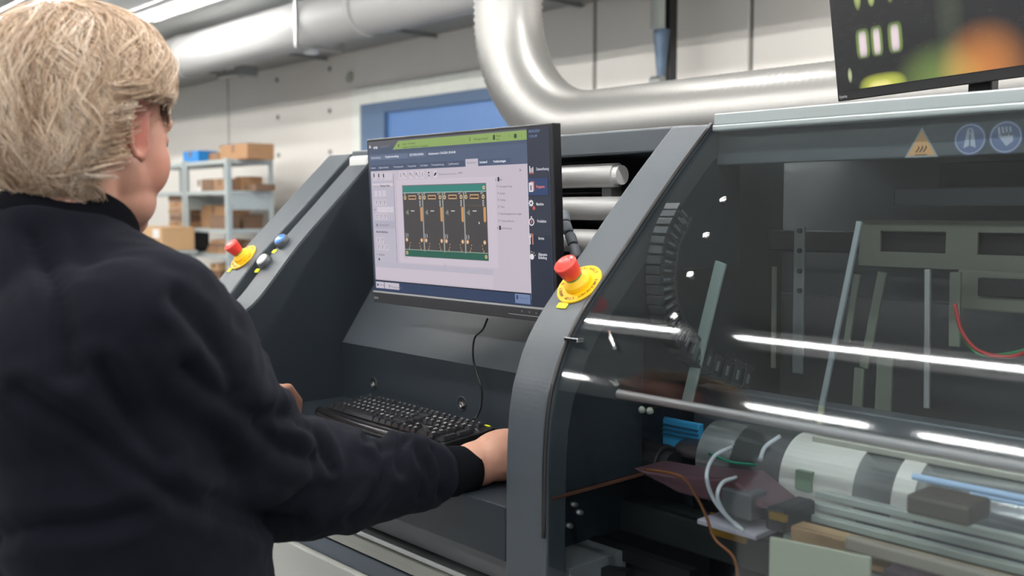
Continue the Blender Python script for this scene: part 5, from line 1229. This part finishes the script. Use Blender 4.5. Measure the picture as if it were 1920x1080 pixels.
# ---- hair
rng = np.random.default_rng(5)
hc = np.array([0, -.016, .030]); hr = np.array([.1015, .117, .1125])
ax_ = np.array([.0, -.42, .91]); ax_ /= np.linalg.norm(ax_)
def hair_set(NC, NS, seed, lay0, lay1, steps=15, rad=.00062):
    rng = np.random.default_rng(seed)
    # clump roots: directions over the scalp
    d = []
    while len(d) < NC:
        q = rng.normal(size=3); q /= np.linalg.norm(q)
        if q[2] < -.72: continue
        if q[1] > .30 and q[2] < .42 + .25 * abs(q[0]): continue          # face
        if abs(q[0]) > .62 and q[1] > -.28 and q[2] < .10: continue        # in front of and over the ears
        d.append(q)
    d = np.array(d)
    L = rng.uniform(.75, 1.35, NC)
    ph_ = rng.uniform(0, 6.28, NC); wv = rng.uniform(.03, .16, NC); wf = rng.uniform(3, 7, NC); lay = rng.uniform(lay0, lay1, NC)
    flare = rng.uniform(.0, 1, NC); tone = np.clip(rng.uniform(0, 1, NC) + .28 * np.sin(d[:, 0] * 9 + 1.3) * np.sin(d[:, 2] * 7 + .6) - .12 * (d[:, 2] < -.2), 0, 1)
    D = np.repeat(d, NS, 0); N = len(D); jit = rng.normal(size=(N, 3)) * .075
    D = D + jit; D /= np.linalg.norm(D, axis=1)[:, None]
    rp = lambda a: np.repeat(a, NS)
    L = rp(L) * rng.uniform(.75, 1.1, N); ph_ = rp(ph_) + rng.normal(size=N) * .25; wv = rp(wv); wf = rp(wf); lay = rp(lay) + rng.normal(size=N) * .0022; flare = rp(flare); tone = np.clip(rp(tone) + rng.normal(size=N) * .22, 0, 1)
    swirl = rp(rng.normal(size=NC) * .13)
    zj = rp(rng.normal(size=NC)) * .06 + rng.normal(size=N) * .05
    cur = D.copy(); alive = np.ones(N); path = []; aw = []
    for s_ in range(steps + 1):
        t = s_ / steps
        c2 = cur + (np.cross(cur, np.broadcast_to(ax_, cur.shape))) * (wv * np.sin(wf * t * 1.6 + ph_))[:, None]
        c2 /= np.linalg.norm(c2, axis=1)[:, None]
        low = np.clip(-c2[:, 2], 0, 1)
        hzs = 1 + .10 * low + .10 * np.clip(-c2[:, 2] - .45, 0, 1)
        p = hc + hr * c2 * np.stack([hzs, hzs, 1 + .22 * low], 1)
        frn = np.clip((c2[:, 1] - .05) * 1.6, 0, 1) * np.clip(1.1 - c2[:, 2] * 1.1, 0, 1)
        out = lay * (1 - .7 * frn) - .013 * frn + .008 * np.sin(t * PI * .9) * (1 - frn) + flare * .016 * max(0, t - .55) * (low > .25)
        p = p + c2 * np.array([1, 1, .35]) * out[:, None]
        path.append(p); aw.append(alive.copy())
        # flow direction
        tan = cur * (cur @ ax_)[:, None] - ax_; 
        tan /= np.linalg.norm(tan, axis=1)[:, None] + 1e-6
        side = np.clip((np.abs(cur[:, 0]) - .35) * 2.2, 0, 1) * np.clip((cur[:, 1] + .75) * 1.2, 0, 1)
        frt = np.clip((cur[:, 1] - .1) * 2, 0, 1)
        tan = tan + np.stack([frt * .75, -side * .95 - frt * .1, -low * .5 + side * .1], 1)
        tan = tan + np.cross(cur, tan) * swirl[:, None]
        tan -= cur * (tan * cur).sum(1)[:, None]; tan /= np.linalg.norm(tan, axis=1)[:, None] + 1e-6
        stop = ((cur[:, 1] > .42) & (cur[:, 2] < .14 + zj * 1.6)) | ((np.abs(cur[:, 0]) > .60) & (cur[:, 1] > .02) & (cur[:, 2] < -.03 + zj)) | ((np.abs(cur[:, 0]) > .60) & (cur[:, 1] > -.46) & (cur[:, 2] < .08 + zj * .5)) | (cur[:, 2] < -.88 + zj * 1.6)
        alive = alive * (~stop)
        cur = cur + tan * (L / steps)[:, None] * alive[:, None]; cur /= np.linalg.norm(cur, axis=1)[:, None]
        # draw the clump together towards its tip
        m_ = cur.reshape(-1, NS, 3).mean(1); cur = cur + (np.repeat(m_, NS, 0) - cur) * .10; cur /= np.linalg.norm(cur, axis=1)[:, None]
    P_ = np.stack(path, 1)                                   # N, S, 3 head space
    Hm = np.array(HM); Wp = P_ @ Hm[:3, :3].T + Hm[:3, 3] - np.array(FEET)
    S_ = steps + 1
    t_ = np.gradient(Wp, axis=1); t_ /= np.linalg.norm(t_, axis=2)[..., None] + 1e-9
    rnd = rng.normal(size=(N, 1, 3)); a_ = np.cross(t_, rnd); a_ /= np.linalg.norm(a_, axis=2)[..., None] + 1e-9; b_ = np.cross(t_, a_)
    rr_ = rad * (1 - .75 * np.linspace(0, 1, S_) ** 2)[None, :, None] * rng.uniform(.7, 1.35, (N, 1, 1))
    V3 = np.stack([Wp + (a_ * math.cos(k * 2 * PI / 3) + b_ * math.sin(k * 2 * PI / 3)) * rr_ for k in range(3)], 2)  # N,S,3,3
    verts = V3.reshape(-1, 3)
    i = np.arange(N)[:, None, None] * S_ * 3; s_i = np.arange(steps)[None, :, None] * 3; k = np.arange(3)[None, None, :]; k2 = (k + 1) % 3
    q = np.stack([i + s_i + k, i + s_i + k2, i + s_i + 3 + k2, i + s_i + 3 + k], -1).reshape(-1, 4)
    return verts, q, np.repeat(tone, S_ * 3)
def mesh_np(name, verts, quads):
    me = bpy.data.meshes.new(name); me.vertices.add(len(verts)); me.vertices.foreach_set('co', verts.astype(np.float32).ravel())
    me.loops.add(quads.size); me.loops.foreach_set('vertex_index', quads.astype(np.int32).ravel())
    me.polygons.add(len(quads)); me.polygons.foreach_set('loop_start', np.arange(0, quads.size, 4, dtype=np.int32))
    me.update(calc_edges=True); me.validate(); me.shade_smooth(); return me
HAIRM = bpy.data.materials.new('blond_hair'); HAIRM.use_nodes = True
nt = HAIRM.node_tree; b = nt.nodes['Principled BSDF']; b.inputs['Roughness'].default_value = .42; b.inputs['Specular IOR Level'].default_value = .5
an = nt.nodes.new('ShaderNodeAttribute'); an.attribute_name = 'tone'; cr = nt.nodes.new('ShaderNodeValToRGB')
cr.color_ramp.elements[0].color = (.36, .235, .15, 1); cr.color_ramp.elements[1].color = (.90, .77, .63, 1); e = cr.color_ramp.elements.new(.45); e.color = (.76, .57, .40, 1)
nt.links.new(an.outputs['Fac'], cr.inputs[0]); nt.links.new(cr.outputs[0], b.inputs['Base Color'])
vs1, q1_, t1_ = hair_set(900, 14, 5, -.004, .007)
vs2, q2_, t2_ = hair_set(260, 9, 9, .005, .013, rad=.0005)
verts = np.concatenate([vs1, vs2]); quads = np.concatenate([q1_, q2_ + len(vs1)]); tone = np.concatenate([t1_, t2_])
me = mesh_np('hair', verts, quads); me.materials.append(HAIRM)
A_ = me.attributes.new('tone', 'FLOAT', 'POINT'); A_.data.foreach_set('value', tone.astype(np.float32))
hair = bpy.data.objects.new('hair', me); COL.objects.link(hair); hair.parent = man; hair['_o'] = list(FEET)
# under-layer of hair on the scalp
mb = MB(); hell(mb, (0, -.020, .034), (.086 , .108, .100), None, 32); hell(mb, (0, -.055, -.035), (.072, .062, .060), None, 24)
bm_ = mb.bm
lim = []
for v in bm_.verts:
    l = HM.inverted() @ v.co
    if (l.y > .045 and l.z < .062) or (abs(l.x) > .050 and l.y > -.040 and l.z < .030): lim.append(v)
bmesh.ops.delete(bm_, geom=lim, context='VERTS')
mb.build('hair_base', mat('hair_under', (.30, .21, .13), .8, 0, .6, 500, .25, 120, dist=.002), hair, smooth=True)
